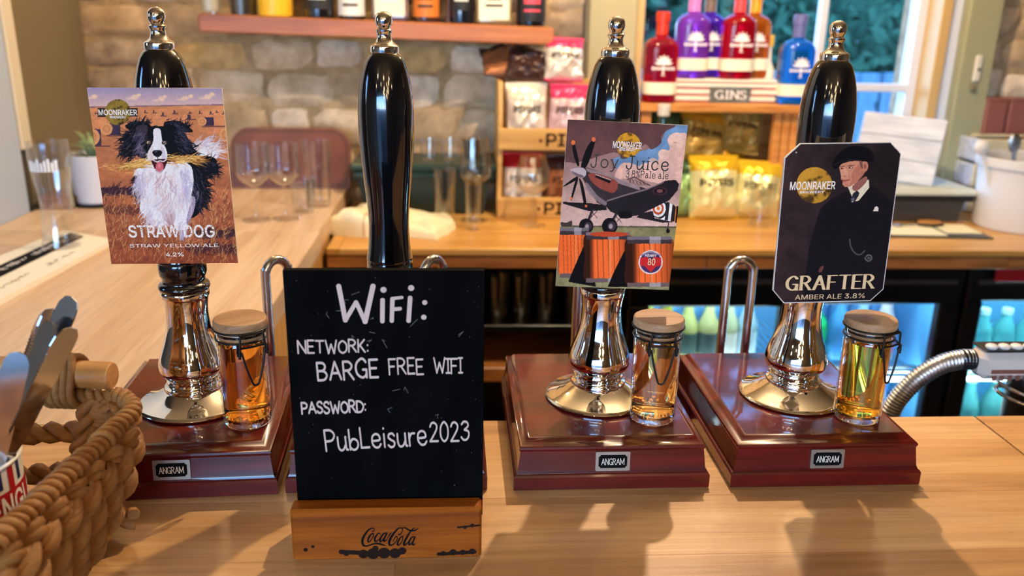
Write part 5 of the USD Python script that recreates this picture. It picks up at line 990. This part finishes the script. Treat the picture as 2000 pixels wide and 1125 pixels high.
shp = sbox(-.17, 0, .135, .155).buffer(-.05).buffer(.05); shp = unary_union([shp, sbox(-.17, 0, .135, .06)])
part(bd, "board", extrude(shp, .016).moved(FR((0, .012, 0), (1, 0, 0), (0, 0, 1))), "terracotta_board"); part(bd, "groove", extrude(shp.buffer(-.008).difference(shp.buffer(-.011)), .0006).moved(FR((0, -.0036, 0), (1, 0, 0), (0, 0, 1))), "bark")
wbx = thing("wooden_box", "small red-brown wooden box at the far edge of the return counter", "box", (-.918, 1.28, .0002), .12)
part(wbx, "box", cbox((-.035, -.05, 0), (.035, .05, .022), .002), "terracotta_board"); part(wbx, "box_lid", cbox((-.037, -.052, .0225), (.037, .052, .028), .002), "terracotta_board")

# ---------------------------------------------------------------- back counter things
g = np.linspace(-1, 1, 46); U, V = np.meshgrid(g, g); e = np.clip(1 - np.maximum(np.abs(U) ** 6, np.abs(V) ** 6), 0, 1) ** .45
hh = e * (.020 + .022 * np.clip(.55 - U, 0, 1.2) * np.clip(.9 - .5 * V, .3, 1.4)); w_ = meshkit.fbm(np.stack([U * 2.2, V * 2.2, U * 0], -1), 4, 12); ridge = np.abs(np.sin(U * 4 + V * 2.4 + w_ * 5)); hh = hh * (.62 + .75 * w_) + e * ridge * .010
X_ = U * .130 + .012 * np.sin(V * 3 + 1) + (w_ - .5) * .02; Y_ = V * .092 + .010 * np.sin(U * 4); ca, sa = math.cos(-.16), math.sin(-.16); n_ = len(g)
V_ = np.stack([X_ * ca - Y_ * sa, X_ * sa + Y_ * ca, hh + .0004], -1).reshape(-1, 3); i, j = np.meshgrid(np.arange(n_ - 1), np.arange(n_ - 1), indexing="ij"); k = i * n_ + j; F_ = np.stack([k, k + 1, k + n_ + 1, k + n_], -1).reshape(-1, 4)
tw = thing("bar_towel", "crumpled cream bar towel lying on the back counter behind the bare black pump handle", "towel", (-.150, 1.270, -.0498))
plain("towel_cream", (226, 214, 180), .95); plain("towel_stripe", (176, 120, 116), .95)
part(tw, "cloth", MB().add(V_, F_), "towel_cream", smooth=70)
qs = V_.reshape(n_, n_, 3)[:, 15]; part(tw, "stripe", MB().add(*tube(qs + [0, 0, .0004], .0022, 6, flat=.4)), "towel_stripe", smooth=60)
plain("bottle_green", (20, 40, 32), .35); plain("bottle_green_lip", (22, 48, 38), .3)
gb = thing("storage_tub", "dark green lidded tub against the stone wall behind the towel", "tub", (-.09, 1.50, -.0498))
part(gb, "tub", hull([(sx * a, sy * b, z) for z, a, b in ((0, .150, .070), (.093, .168, .082)) for sx in (-1, 1) for sy in (-1, 1)]), "bottle_green", smooth=False)
part(gb, "lid", MB().add(cbox((-.176, -.092, .094), (.176, .088, .112), .004)).add(cbox((-.184, -.098, .112), (.184, .092, .132), .006)), "bottle_green_lip", smooth=False)
for x in (-.176, .176): part(gb, "clip_handle", cbox((x - .012, -.03, .075), (x + .012, .03, .12), .004), "bottle_green")
for k, (x, y) in enumerate(((-.19, 1.46), (-.135, 1.47), (-.08, 1.455), (-.028, 1.47), (.03, 1.46))):
    tumbler("small_glass", "little glass on the green tub's lid, %s from the bare pump handle" % ("hidden behind", "first", "second", "third", "fourth")[k], (x, y, .0823), .020, .024, .055, .006)

# crisp crates
def crate(label, x0, x1, y0, y1, z0, z1, board):
    t = thing("display_crate", label, "crate", ((x0 + x1) / 2, y0, z0)); w = (x1 - x0) / 2; d = y1 - y0; h = z1 - z0
    for s_ in (-1, 1): part(t, "side_panel", cbox((min(s_ * w, s_ * (w - .012)), .0005, 0), (max(s_ * w, s_ * (w - .012)), d, h - .001), .002), "crate_wood")
    fb = part(t, "front_board", cbox((-w, -.012, 0), (w, 0, board), .002), "crate_wood")
    part(t, "bottom_board", cbox((-w + .0125, .001, .001), (w - .0125, d, .012), .001), "crate_wood"); part(t, "back_board", cbox((-w + .0125, d - .01, .0125), (w - .0125, d, h - .002), .001), "crate_wood")
    print_on(fb, "lettering", fit_in(inter("PIPERS"), -.055, board * .5 - .0165, .115, board * .5 + .0165), FACE(0, -.0121, 0), "scorch", .0003)
    print_on(fb, "lettering_dot", Point(-.068, board * .5 - .002).buffer(.004), FACE(0, -.0121, 0), "scorch", .0003)
crate("wooden crisp crate at the bottom of the stack, on the back counter", .093, .440, 1.395, 1.59, -.0498, .1215, .0525)
crate("wooden crisp crate on top of the stack, holding pink and white packets", .093, .440, 1.395, 1.59, .1217, .2850, .0525)
PACK = {}
def packet(label, loc, w, h, d, col, top=None, rz=0.0, rx=0.0, ry=0.0, text=True, ink="scorch", seed=0, patch=None, metal=.0):
    t = thing("crisp_packet", label, "crisp packet", loc, rz, rx=rx, ry=ry); nx, ny = 26, 30
    def cm(c):
        nm = "foil_%d_%d_%d" % c
        if nm not in MATS: plain(nm, c, .28, .35)
        return nm
    u_, v_ = np.meshgrid(np.linspace(-1, 1, nx), np.linspace(-1, 1, ny)); th_ = d / 2 * np.clip(1 - u_ ** 2, 0, 1) ** .5 * np.clip(1 - np.abs(v_) ** 2.6, 0, 1) ** .6
    wr = (meshkit.fbm(np.stack([u_ * 2.5, v_ * 2.5, u_ * 0 + seed], -1), 4, seed) - .5); pin = 1 - .07 * (1 - v_ ** 2) * 0 - .05 * np.cos(v_ * 1.57) * np.abs(u_)
    x = u_ * w / 2 * pin + wr * .004; z = (v_ + 1) * h / 2 + wr * .006 * np.abs(u_)
    i, j = np.meshgrid(np.arange(ny - 1), np.arange(nx - 1), indexing="ij"); k = i * nx + j; Q = np.stack([k, k + 1, k + nx + 1, k + nx], -1)
    Fv = np.stack([x, -th_ - wr * .034 * np.clip(1 - v_ ** 4, 0, 1), z], -1); Bv = np.stack([x, th_ + .0006, z], -1)
    rows = int(ny * .74)
    o = MB().add(Fv.reshape(-1, 3), Q[: rows].reshape(-1, 4)).add(Bv.reshape(-1, 3), Q.reshape(-1, 4)[:, ::-1]); b = part(t, "bag", o, cm(col), smooth=50)
    part(t, "bag_top", MB().add(Fv.reshape(-1, 3), Q[rows:].reshape(-1, 4)), cm(top or col), smooth=50)
    for zz in (0, h): part(t, "seal", cbox((-w / 2, -.0015, zz - .004), (w / 2, .0018, zz + .004), .0006), cm(top or col))
    if text:
        for word, z0, z1, ww in (("PIPERS", .50, .62, .33),):
            q = extrude(fit_in(inter(word), -w * ww, h * z0, w * ww, h * z1).segmentize(.005), .0003); vv, ff = q.arrays(); uu, tt = vv[:, 0] / (w / 2), vv[:, 1] / (h / 2) - 1
            wq = meshkit.fbm(np.stack([uu * 2.5, tt * 2.5, uu * 0 + seed], -1), 4, seed) - .5; dep = d / 2 * np.clip(1 - uu ** 2, 0, 1) ** .5 * np.clip(1 - np.abs(tt) ** 2.6, 0, 1) ** .6 + wq * .034 * np.clip(1 - tt ** 4, 0, 1) + .0012
            part(b, "lettering", MB().add(np.stack([vv[:, 0] + wq * .004, -dep - vv[:, 2], vv[:, 1]], 1), ff), ink, smooth=False)
    return t
WHT, PNK, MAG, BRN, DBR, RED, GLD, YLW, PYL, OLV, GRN, PGR = (226, 214, 196), (226, 190, 190), (206, 50, 96), (160, 100, 62), (62, 38, 34), (190, 34, 40), (206, 150, 36), (236, 190, 40), (236, 226, 160), (176, 140, 66), (40, 74, 46), (150, 190, 130)
packet("brown crisp packet lying on top of the crates under the shelf's end", (.135, 1.50, .296), .150, .125, .060, BRN, DBR, .1, -1.1, 0, False, seed=1)
packet("dark brown crisp packet slumped in front of the brown one on the crates", (.165, 1.455, .290), .110, .085, .035, DBR, DBR, -.15, -.75, 0.1, False, seed=2)
packet("pink-topped white crisp packet standing highest on the crates", (.258, 1.45, .288), .098, .100, .050, WHT, MAG, .05, -.25, .03, seed=3)
packet("cream and gold crisp packet in the upper crate, at its open end", (.168, 1.435, .136), .106, .142, .055, WHT, WHT, .05, -.12, -.02, seed=4)
packet("pink crisp packet in the upper crate next to the cream one", (.272, 1.435, .136), .104, .140, .055, PNK, MAG, -.05, -.12, .02, seed=5)
packet("pink crisp packet in the upper crate behind the aeroplane clip's top corner", (.376, 1.440, .136), .104, .140, .055, PNK, MAG, .05, -.1, 0, seed=6)
packet("red and white crisp packet in the lower crate", (.160, 1.435, -.036), .106, .140, .055, WHT, RED, .03, -.1, 0, seed=7)
packet("brown crisp packet in the lower crate beside the red and white one", (.272, 1.440, -.036), .106, .135, .055, BRN, DBR, -.03, -.1, 0, seed=8)

# gin stand
gs = thing("display_stand", "orange wooden display stand under the gin bottles by the window", "stand", (.667, 1.40, -.0498)); mottled("stand_pine", (176, 108, 44), (216, 150, 78), 3, .45, stretch=(2, 14, 14), rnd=.06); 
part(gs, "top_board", cbox((-.222, 0, .268), (.222, .20, .288), .002), "stand_pine"); part(gs, "side_panel", cbox((-.216, .012, 0), (-.190, .195, .2675), .002), "stand_pine")
for k in range(4): part(gs, "slat", cbox((.128 + .0 + k * .0225, .02 + .0 * k, 0), (.148 + k * .0225, .045, .2675), .003), "stand_pine")
for k in range(6): part(gs, "slat", cbox((.196, .05 + k * .025, 0), (.214, .073 + k * .025, .2675), .003), "stand_pine")
part(gs, "back_board", cbox((-.189, .185, 0), (.195, .195, .2675), .002), "stand_pine")
rs = thing("bottle_riser", "pink and white striped wooden riser lifting four gin bottles", "riser", (.6725, 1.445, .2384)); plain("salmon_paint", (214, 130, 108), .5); plain("riser_white", (236, 220, 200), .5)
part(rs, "core", cbox((-.138, .006, 0), (.138, .142, .050), .002), "salmon_paint"); part(rs, "top_board", cbox((-.142, -.002, .0502), (.142, .146, .0565), .002), "riser_white")
for k in range(3): part(rs, "slat", cbox((-.14, 0, .004 + k * .0165), (.14, .0058, .0145 + k * .0165), .002), "riser_white")
sg = thing("slate_sign", "small grey slate sign lettered GINS on the striped riser", "sign", (.681, 1.4395, .2386), rx=-.03); mottled("slate", (66, 70, 68), (104, 108, 104), 40, .8, bump=.2)
part(sg, "slate", hull([(x, y, z) for y in (0, .004) for x, z in ((-.052, 0), (.050, 0), (.053, .037), (-.053, .038))]), "slate", smooth=False); print_on(sg, "lettering", fit_in(letters("GINS", .05, k=1.6, serif=.1, gap=.25), -.040, .009, .041, .031), FACE(0, -.0001, 0), "ink_white", .0003)
def gin(label, x, y, z, col, cap, yaw=0.0):
    t = thing("gin_bottle", label, "bottle", (x, y, z), yaw); R_, nm = .0415, "gin_%d_%d_%d" % col
    if nm not in MATS: raw(nm, {"p": ("principled_bsdf", {"base_color": lin(col), "transmission_weight": .82, "roughness": .10, "ior": 1.38})}, [], "p.BSDF")
    c = "cap_%d_%d_%d" % cap
    if c not in MATS: plain(c, cap, .35)
    def sq(prof, n=40, p_=3.2):
        v, f = lathe(prof, n); a = np.arctan2(v[:, 1], v[:, 0]); k = (np.abs(np.cos(a)) ** p_ + np.abs(np.sin(a)) ** p_) ** (-1 / p_); q_ = np.clip((np.hypot(v[:, 0], v[:, 1]) - .02) / .02, 0, 1); s_ = 1 + (k - 1) * q_; v[:, 0] *= s_; v[:, 1] *= s_ * .9; return v, f
    part(t, "body", MB().add(*sq([(.036, 0), (R_ - .001, .003), (R_, .008), (R_, .130), (R_ - .003, .142), (R_ - .012, .152), (.0165, .158), (.0155, .162), (0, .163)])), nm, smooth=50)
    part(t, "stopper", MB().add(*lathe([(.0150, .162), (.0150, .192), (.0172, .1925), (.0172, .214), (.015, .216), (0, .216)], 28)), c, smooth=40)
    part(t, "label_band", MB().add(*[q_ if i_ else q_ for i_, q_ in enumerate(sq([(R_ + .0006, .020), (R_ + .0006, .050)]))][:2]) if False else MB().add(*(lambda vf: (vf[0] * [1.012, 1.012, 1], vf[1]))(sq([(R_, .021), (R_, .050)]))), "label_cream", smooth=50)
    yy = -R_ * .9 * .995 - .0010
    em = unary_union([affinity.rotate(Polygon([(-.0026, .098), (0, .0935), (.0026, .098), (.0030, .110), (0, .1165), (-.0030, .110)]), q_, origin=(0, .094)) for q_ in (-84, -56, -28, 0, 28, 56, 84)] + [sbox(-.0012, .068, .0012, .096), sbox(-.0045, .0665, .0045, .0685), sbox(-.0030, .0720, .0030, .0755)]); tx = unary_union([sbox(-.028 + k * .0072, .0800, -.0232 + k * .0072, .0870) for k in range(8)])
    print_on(t, "tree_emblem", em, FACE(0, yy, 0), "ink_white", .0003); print_on(t, "label_print", tx, FACE(0, yy, 0), "ink_white", .0004)
gin("ruby red gin bottle standing low at the end of the pine stand, beside the riser", .496, 1.44, .2384, (200, 14, 40), (196, 50, 24))
gin("lilac gin bottle on the riser, paler of the two purples", .584, 1.487, .2951, (190, 84, 226), (224, 120, 190))
gin("deep violet gin bottle on the riser behind the lilac one", .641, 1.545, .2951, (104, 36, 180), (110, 90, 76))
gin("crimson gin bottle on the riser, beside the violet one", .700, 1.487, .2951, (214, 10, 44), (226, 70, 70))
gin("amber-orange gin bottle behind the crimson one", .759, 1.545, .2951, (230, 106, 24), (236, 150, 20))
gin("bright blue gin bottle standing low on the stand, past the riser", .840, 1.44, .2384, (20, 120, 200), (96, 96, 150))
yb_ = thing("cordial_bottle", "white-labelled bottle with a yellow cap between the riser and the blue gin", "bottle", (.800, 1.545, .2384)); part(yb_, "body", MB().add(*lathe([(0, 0), (.024, 0), (.025, .004), (.025, .075), (.013, .10), (.012, .135), (0, .135)], 28)), "label_cream", smooth=40); part(yb_, "cap", MB().add(*lathe([(0, .1355), (.0155, .1355), (.016, .165), (0, .166)], 24)), "yellow_beaker", smooth=40)
for i_, a in enumerate((
    ("large pale yellow crisp packet lying nearest on the back counter", (.650, 1.385, -.045), .130, .155, .075, PYL, YLW, .06, -.28, 0, True),
    ("yellow and cream crisp packet behind the small tumbler", (.762, 1.400, -.046), .120, .140, .070, PYL, YLW, -.12, -.22, .05, True),
    ("golden-brown crisp packet tilted on the heap, second from the stand's slats", (.625, 1.465, .085), .130, .130, .060, OLV, GLD, .08, -.35, .16, True),
    ("olive-gold crisp packet tucked under the stand's top board by the slats", (.728, 1.490, .110), .110, .115, .050, OLV, OLV, -.10, -.30, .14, True),
    ("plain golden crisp packet buried in the middle of the heap", (.690, 1.500, .02), .150, .13, .06, GLD, GLD, 0, -.3, 0, False),
    ("dark green crisp packet at the top of the heap, by the stand's post", (.535, 1.480, .100), .100, .125, .055, GRN, GRN, .1, -.2, -.08, False),
    ("pale green crisp packet squeezed beside the aeroplane clip's edge", (.556, 1.405, -.046), .085, .140, .060, PGR, GRN, .2, -.2, 0, False))): packet(*a, seed=20 + i_)

# right-hand end of the back counter
mottled("whitewash", (164, 168, 180), (200, 202, 206), 7, .6, stretch=(1, 9, 9)); plain("yellow_note", (206, 186, 110), .7)
wbd = thing("whitewashed_panel", "whitewashed board panel leaning back above the black box", "board", (1.125, 1.430, .046), -.60, rx=-.30, ry=.05)
for k in range(3): part(wbd, "plank", cbox((-.102, 0, k * .0575), (.100, .012, .0565 + k * .0575), .002), "whitewash", smooth=False)
part(wbd, "note", cbox((-.045, -.0012, .012), (-.020, -.0002, .062), .0004), "yellow_note")
bx = thing("cash_box", "black box with a broad pale lid under the whitewashed panel", "box", (1.195, 1.44, -.0498)); plain("box_grey", (60, 56, 50), .4); plain("lid_pale", (178, 178, 160), .4)
part(bx, "body", hull([(sx * a, sy * b, z) for z, a, b in ((0, .092, .07), (.055, .100, .078)) for sx in (-1, 1) for sy in (-1, 1)]), "box_grey", smooth=False); part(bx, "shoulder", cbox((-.118, -.09, .0555), (.118, .088, .074), .004), "black_plastic", smooth=False)
part(bx, "lid", hull([(sx * a, sy * b, z) for z, a, b in ((.0745, .130, .10), (.080, .130, .10), (.090, .110, .085)) for sx in (-1, 1) for sy in (-1, 1)]), "lid_pale", smooth=False)
mottled("cream_slats", (190, 180, 146), (220, 208, 176), 4, .6, stretch=(2, 9, 9)); cr = thing("slatted_crate", "cream painted slatted crate behind the white bucket", "crate", (1.372, 1.47, -.0498))
for k in range(3):
    z = .004 + k * .068; part(cr, "slat", cbox((0, 0, z), (.34, .010, z + .060), .003), "cream_slats"); part(cr, "slat", cbox((0, .011, z), (.010, .145, z + .060), .003), "whitewash"); part(cr, "slat", cbox((0, .136, z), (.34, .146, z + .060), .003), "cream_slats")
for x, y in ((.012, .012), (.312, .012), (.012, .118), (.312, .118)): part(cr, "corner_post", cbox((x, y, 0), (x + .016, y + .016, .198), .002), "cream_slats")
part(cr, "crate_floor", cbox((.012, .03, .002), (.33, .115, .010), .001), "cream_slats"); part(cr, "shelf_rail", cbox((.030, .075, .196), (.335, .130, .204), .002), "cream_slats")
for k, (x, nm) in enumerate(((1.455, "maroon boxed carton on the cream crate, next to the stone wall"), (1.520, "maroon boxed carton beside the first, cut by the picture's edge"))):
    t = thing("small_carton", nm, "box", (x, 1.572, .1544)); plain("maroon_card", (132, 78, 70), .5) if k == 0 else None; part(t, "carton", cbox((-.029, -.024, 0), (.029, .024, .088), .003), "maroon_card"); part(t, "carton_lid", cbox((-.030, -.025, .0882), (.030, .025, .096), .003), "maroon_card")
bu_ = thing("white_bucket", "white plastic catering bucket holding utensils on the back counter", "bucket", (1.425, 1.320, -.0498))
part(bu_, "bucket", MB().add(*lathe([(0, 0), (.106, 0), (.110, .004), (.119, .155), (.127, .156), (.128, .176), (.124, .178), (.118, .176), (.106, .008), (0, .008)], 64)), "white_plastic", smooth=35)
for k, (dx, dy, a, b, lab) in enumerate(((-.075, -.03, -.35, .1, "white plastic scoop hanging out over the bucket's rim"), (-.045, -.02, -.12, .0, "grey steel spoon upright in the bucket, nearest the scoop"), (-.015, -.03, .0, -.05, "grey steel spoon with a broad bowl in the middle of the bucket"), (.02, -.02, .1, .1, "grey steel fork at the picture's edge in the bucket"))):
    t = thing("white_scoop" if k == 0 else "serving_spoon" if k < 3 else "serving_fork", lab, "scoop" if k == 0 else "spoon" if k < 3 else "fork", (1.425 + dx, 1.32 + dy, -.040), 0, rx=-b, ry=a)
    part(t, "handle", MB().add(*tube([(0, 0, 0), (0, 0, .19)], .005, 10)), "white_plastic" if k == 0 else "brushed_steel"); part(t, "head", MB().add(*ball((0, 0, .205), 1, 2, (.016, .006, .024) if k else (.018, .012, .018))), "white_plastic" if k == 0 else "brushed_steel", smooth=60)
tr = thing("order_pad", "dark clipboard with pale papers flat on the back counter's edge", "clipboard", (1.150, 1.245, -.0498), -.06); plain("paper_cream", (226, 216, 176), .7)
part(tr, "clipboard", cbox((-.13, -.055, 0), (.125, .075, .004), .001), "box_grey"); part(tr, "paper", cbox((-.115, -.045, .0042), (.02, .066, .006), .0004), "paper_cream"); part(tr, "paper", cbox((.03, -.02, .0042), (.115, .07, .007), .0004), "paper_cream")
ds = thing("oval_dish", "small black oval dish with a cork pad on the papers", "dish", (1.175, 1.300, -.0427)); v, f = lathe([(0, 0), (.030, 0), (.036, .006), (0, .0062)], 32); part(ds, "dish", MB().add(v * [1, .6, 1], f), "black_plastic"); v, f = lathe([(0, .0064), (.031, .0064), (.031, .010), (0, .011)], 32); part(ds, "cork_pad", MB().add(v * [1, .6, 1], f), "dowel_wood")
pn = thing("bottle_opener", "chrome bottle opener lying beside the oval dish", "bottle opener", (1.095, 1.29, -.0435), .2); part(pn, "handle", MB().add(*tube([(.0, 0, .004), (.06, 0, .004)], .0035, 10)), "steel"); part(pn, "ring", MB().add(*tube([(-.010 + .010 * math.cos(a), .010 * math.sin(a), .004) for a in np.linspace(0, 6.283, 20, endpoint=False)], .0028, 8, closed=True)), "steel")

# ---------------------------------------------------------------- soda gun
sgn = thing("soda_gun", "soda gun on a braided steel hose, resting in its black holster behind the bar", "soda gun", (0, 0, 0)); yy = .262
hp = catmull([(.60, .30, -.30), (.565, .285, -.14), (.566, .275, -.06), (.585, yy + .006, -.012), (.613, yy, .016), (.640, yy, .0245), (.655, yy, .025)], 16); hr = .0118 + .0009 * np.sin(np.arange(len(hp)) * 2.1)
part(sgn, "hose", MB().add(*tube(hp, .0112, 16)), "brushed_steel", smooth=60); hs = MB(); L = len(hp); seg_ = np.concatenate([[0], np.cumsum(np.linalg.norm(np.diff(hp, axis=0), axis=1))]); NN = int(seg_[-1] / .0042); idx = np.interp(np.linspace(0, seg_[-1], NN), seg_, np.arange(L))
for q_ in idx:
    i0 = min(int(q_), L - 2); c_ = hp[i0] + (hp[i0 + 1] - hp[i0]) * (q_ - i0); t_ = hp[i0 + 1] - hp[i0]; t_ /= np.linalg.norm(t_); u_ = np.cross(t_, [0, 1, 0]); u_ /= np.linalg.norm(u_); v_ = np.cross(t_, u_); hs.add(*tube([c_ + .0114 * (u_ * math.cos(a) + v_ * math.sin(a)) for a in np.linspace(0, 6.283, 18, endpoint=False)], .0017, 5, closed=True))
part(sgn, "hose_braid", hs, "brushed_steel", smooth=60, kind="stuff"); part(sgn, "hose_ferrule", MB().add(*lathe([(.0, 0), (.013, 0), (.013, .018), (0, .018)], 20)).moved(T(.640, yy, .0245) @ RY(math.pi / 2)), "black_plastic")
raw("gun_plastic", {"p": ("principled_bsdf", {"base_color": lin((206, 190, 176)), "roughness": .2, "transmission_weight": .25, "coat_weight": .6})}, [], "p.BSDF"); plain("gun_brown", (112, 70, 58), .35)
part(sgn, "gun_body", MB().add(cbox((.659, yy - .020, .002), (.83, yy + .020, .040), .009)), "gun_plastic"); part(sgn, "gun_rib", cbox((.672, yy - .0206, .013), (.725, yy - .0195, .0185), .0004), "gun_brown")
for k in range(5): part(sgn, "gun_rib", cbox((.674 + k * .0105, yy - .0208, .004), (.680 + k * .0105, yy - .0195, .011), .0004), "gun_brown")
part(sgn, "button_plate", cbox((.664, yy - .017, .0402), (.80, yy + .017, .043), .001), "black_plastic")
for k in range(6): part(sgn, "button", MB().add(*ball((.674 + k * .0165, yy - .008, .0455), .0075, 2, (1, 1, .55))), "white_plastic", smooth=60)
part(sgn, "name_plate", cbox((.745, yy - .0212, .008), (.80, yy - .0202, .034), .0005), "white_plastic"); print_on(sgn, "plate_mark", unary_union([LineString([(0, 0), (.006, -.014)]).buffer(.0014), LineString([(.006, -.014), (.012, 0)]).buffer(.0014)]), FACE(.748, yy - .0213, .028), "ink_black", .0003)
part(sgn, "holster", MB().add(*lathe([(0, -.11), (.030, -.11), (.032, -.10), (.032, .0015), (0, .0018)], 32)).moved(T(.748, yy, 0)), "black_plastic", smooth=40)
for z0 in (-.018, -.030): part(sgn, "wire_loop", MB().add(*tube([(.748 + .052 * math.cos(a), yy - .010 + .040 * math.sin(a), z0 - .012 * math.cos(a)) for a in np.linspace(0, 6.283, 30, endpoint=False)], .0026, 8, closed=True)), "steel", smooth=60)

gb_ = thing("sauce_bottle", "dark green bottle with a white cap, its top showing over the aeroplane clip", "bottle", (.497, 1.368, -.0498)); plain("dark_green_glass", (18, 40, 26), .12, coat_weight=.6)
part(gb_, "body", MB().add(*lathe([(0, 0), (.024, 0), (.026, .004), (.026, .17), (.020, .21), (.013, .235), (.0125, .262), (0, .262)], 28)), "dark_green_glass", smooth=40); part(gb_, "cap", MB().add(*lathe([(0, .2622), (.0150, .2622), (.0152, .288), (.013, .290), (0, .290)], 24)), "white_plastic", smooth=40)
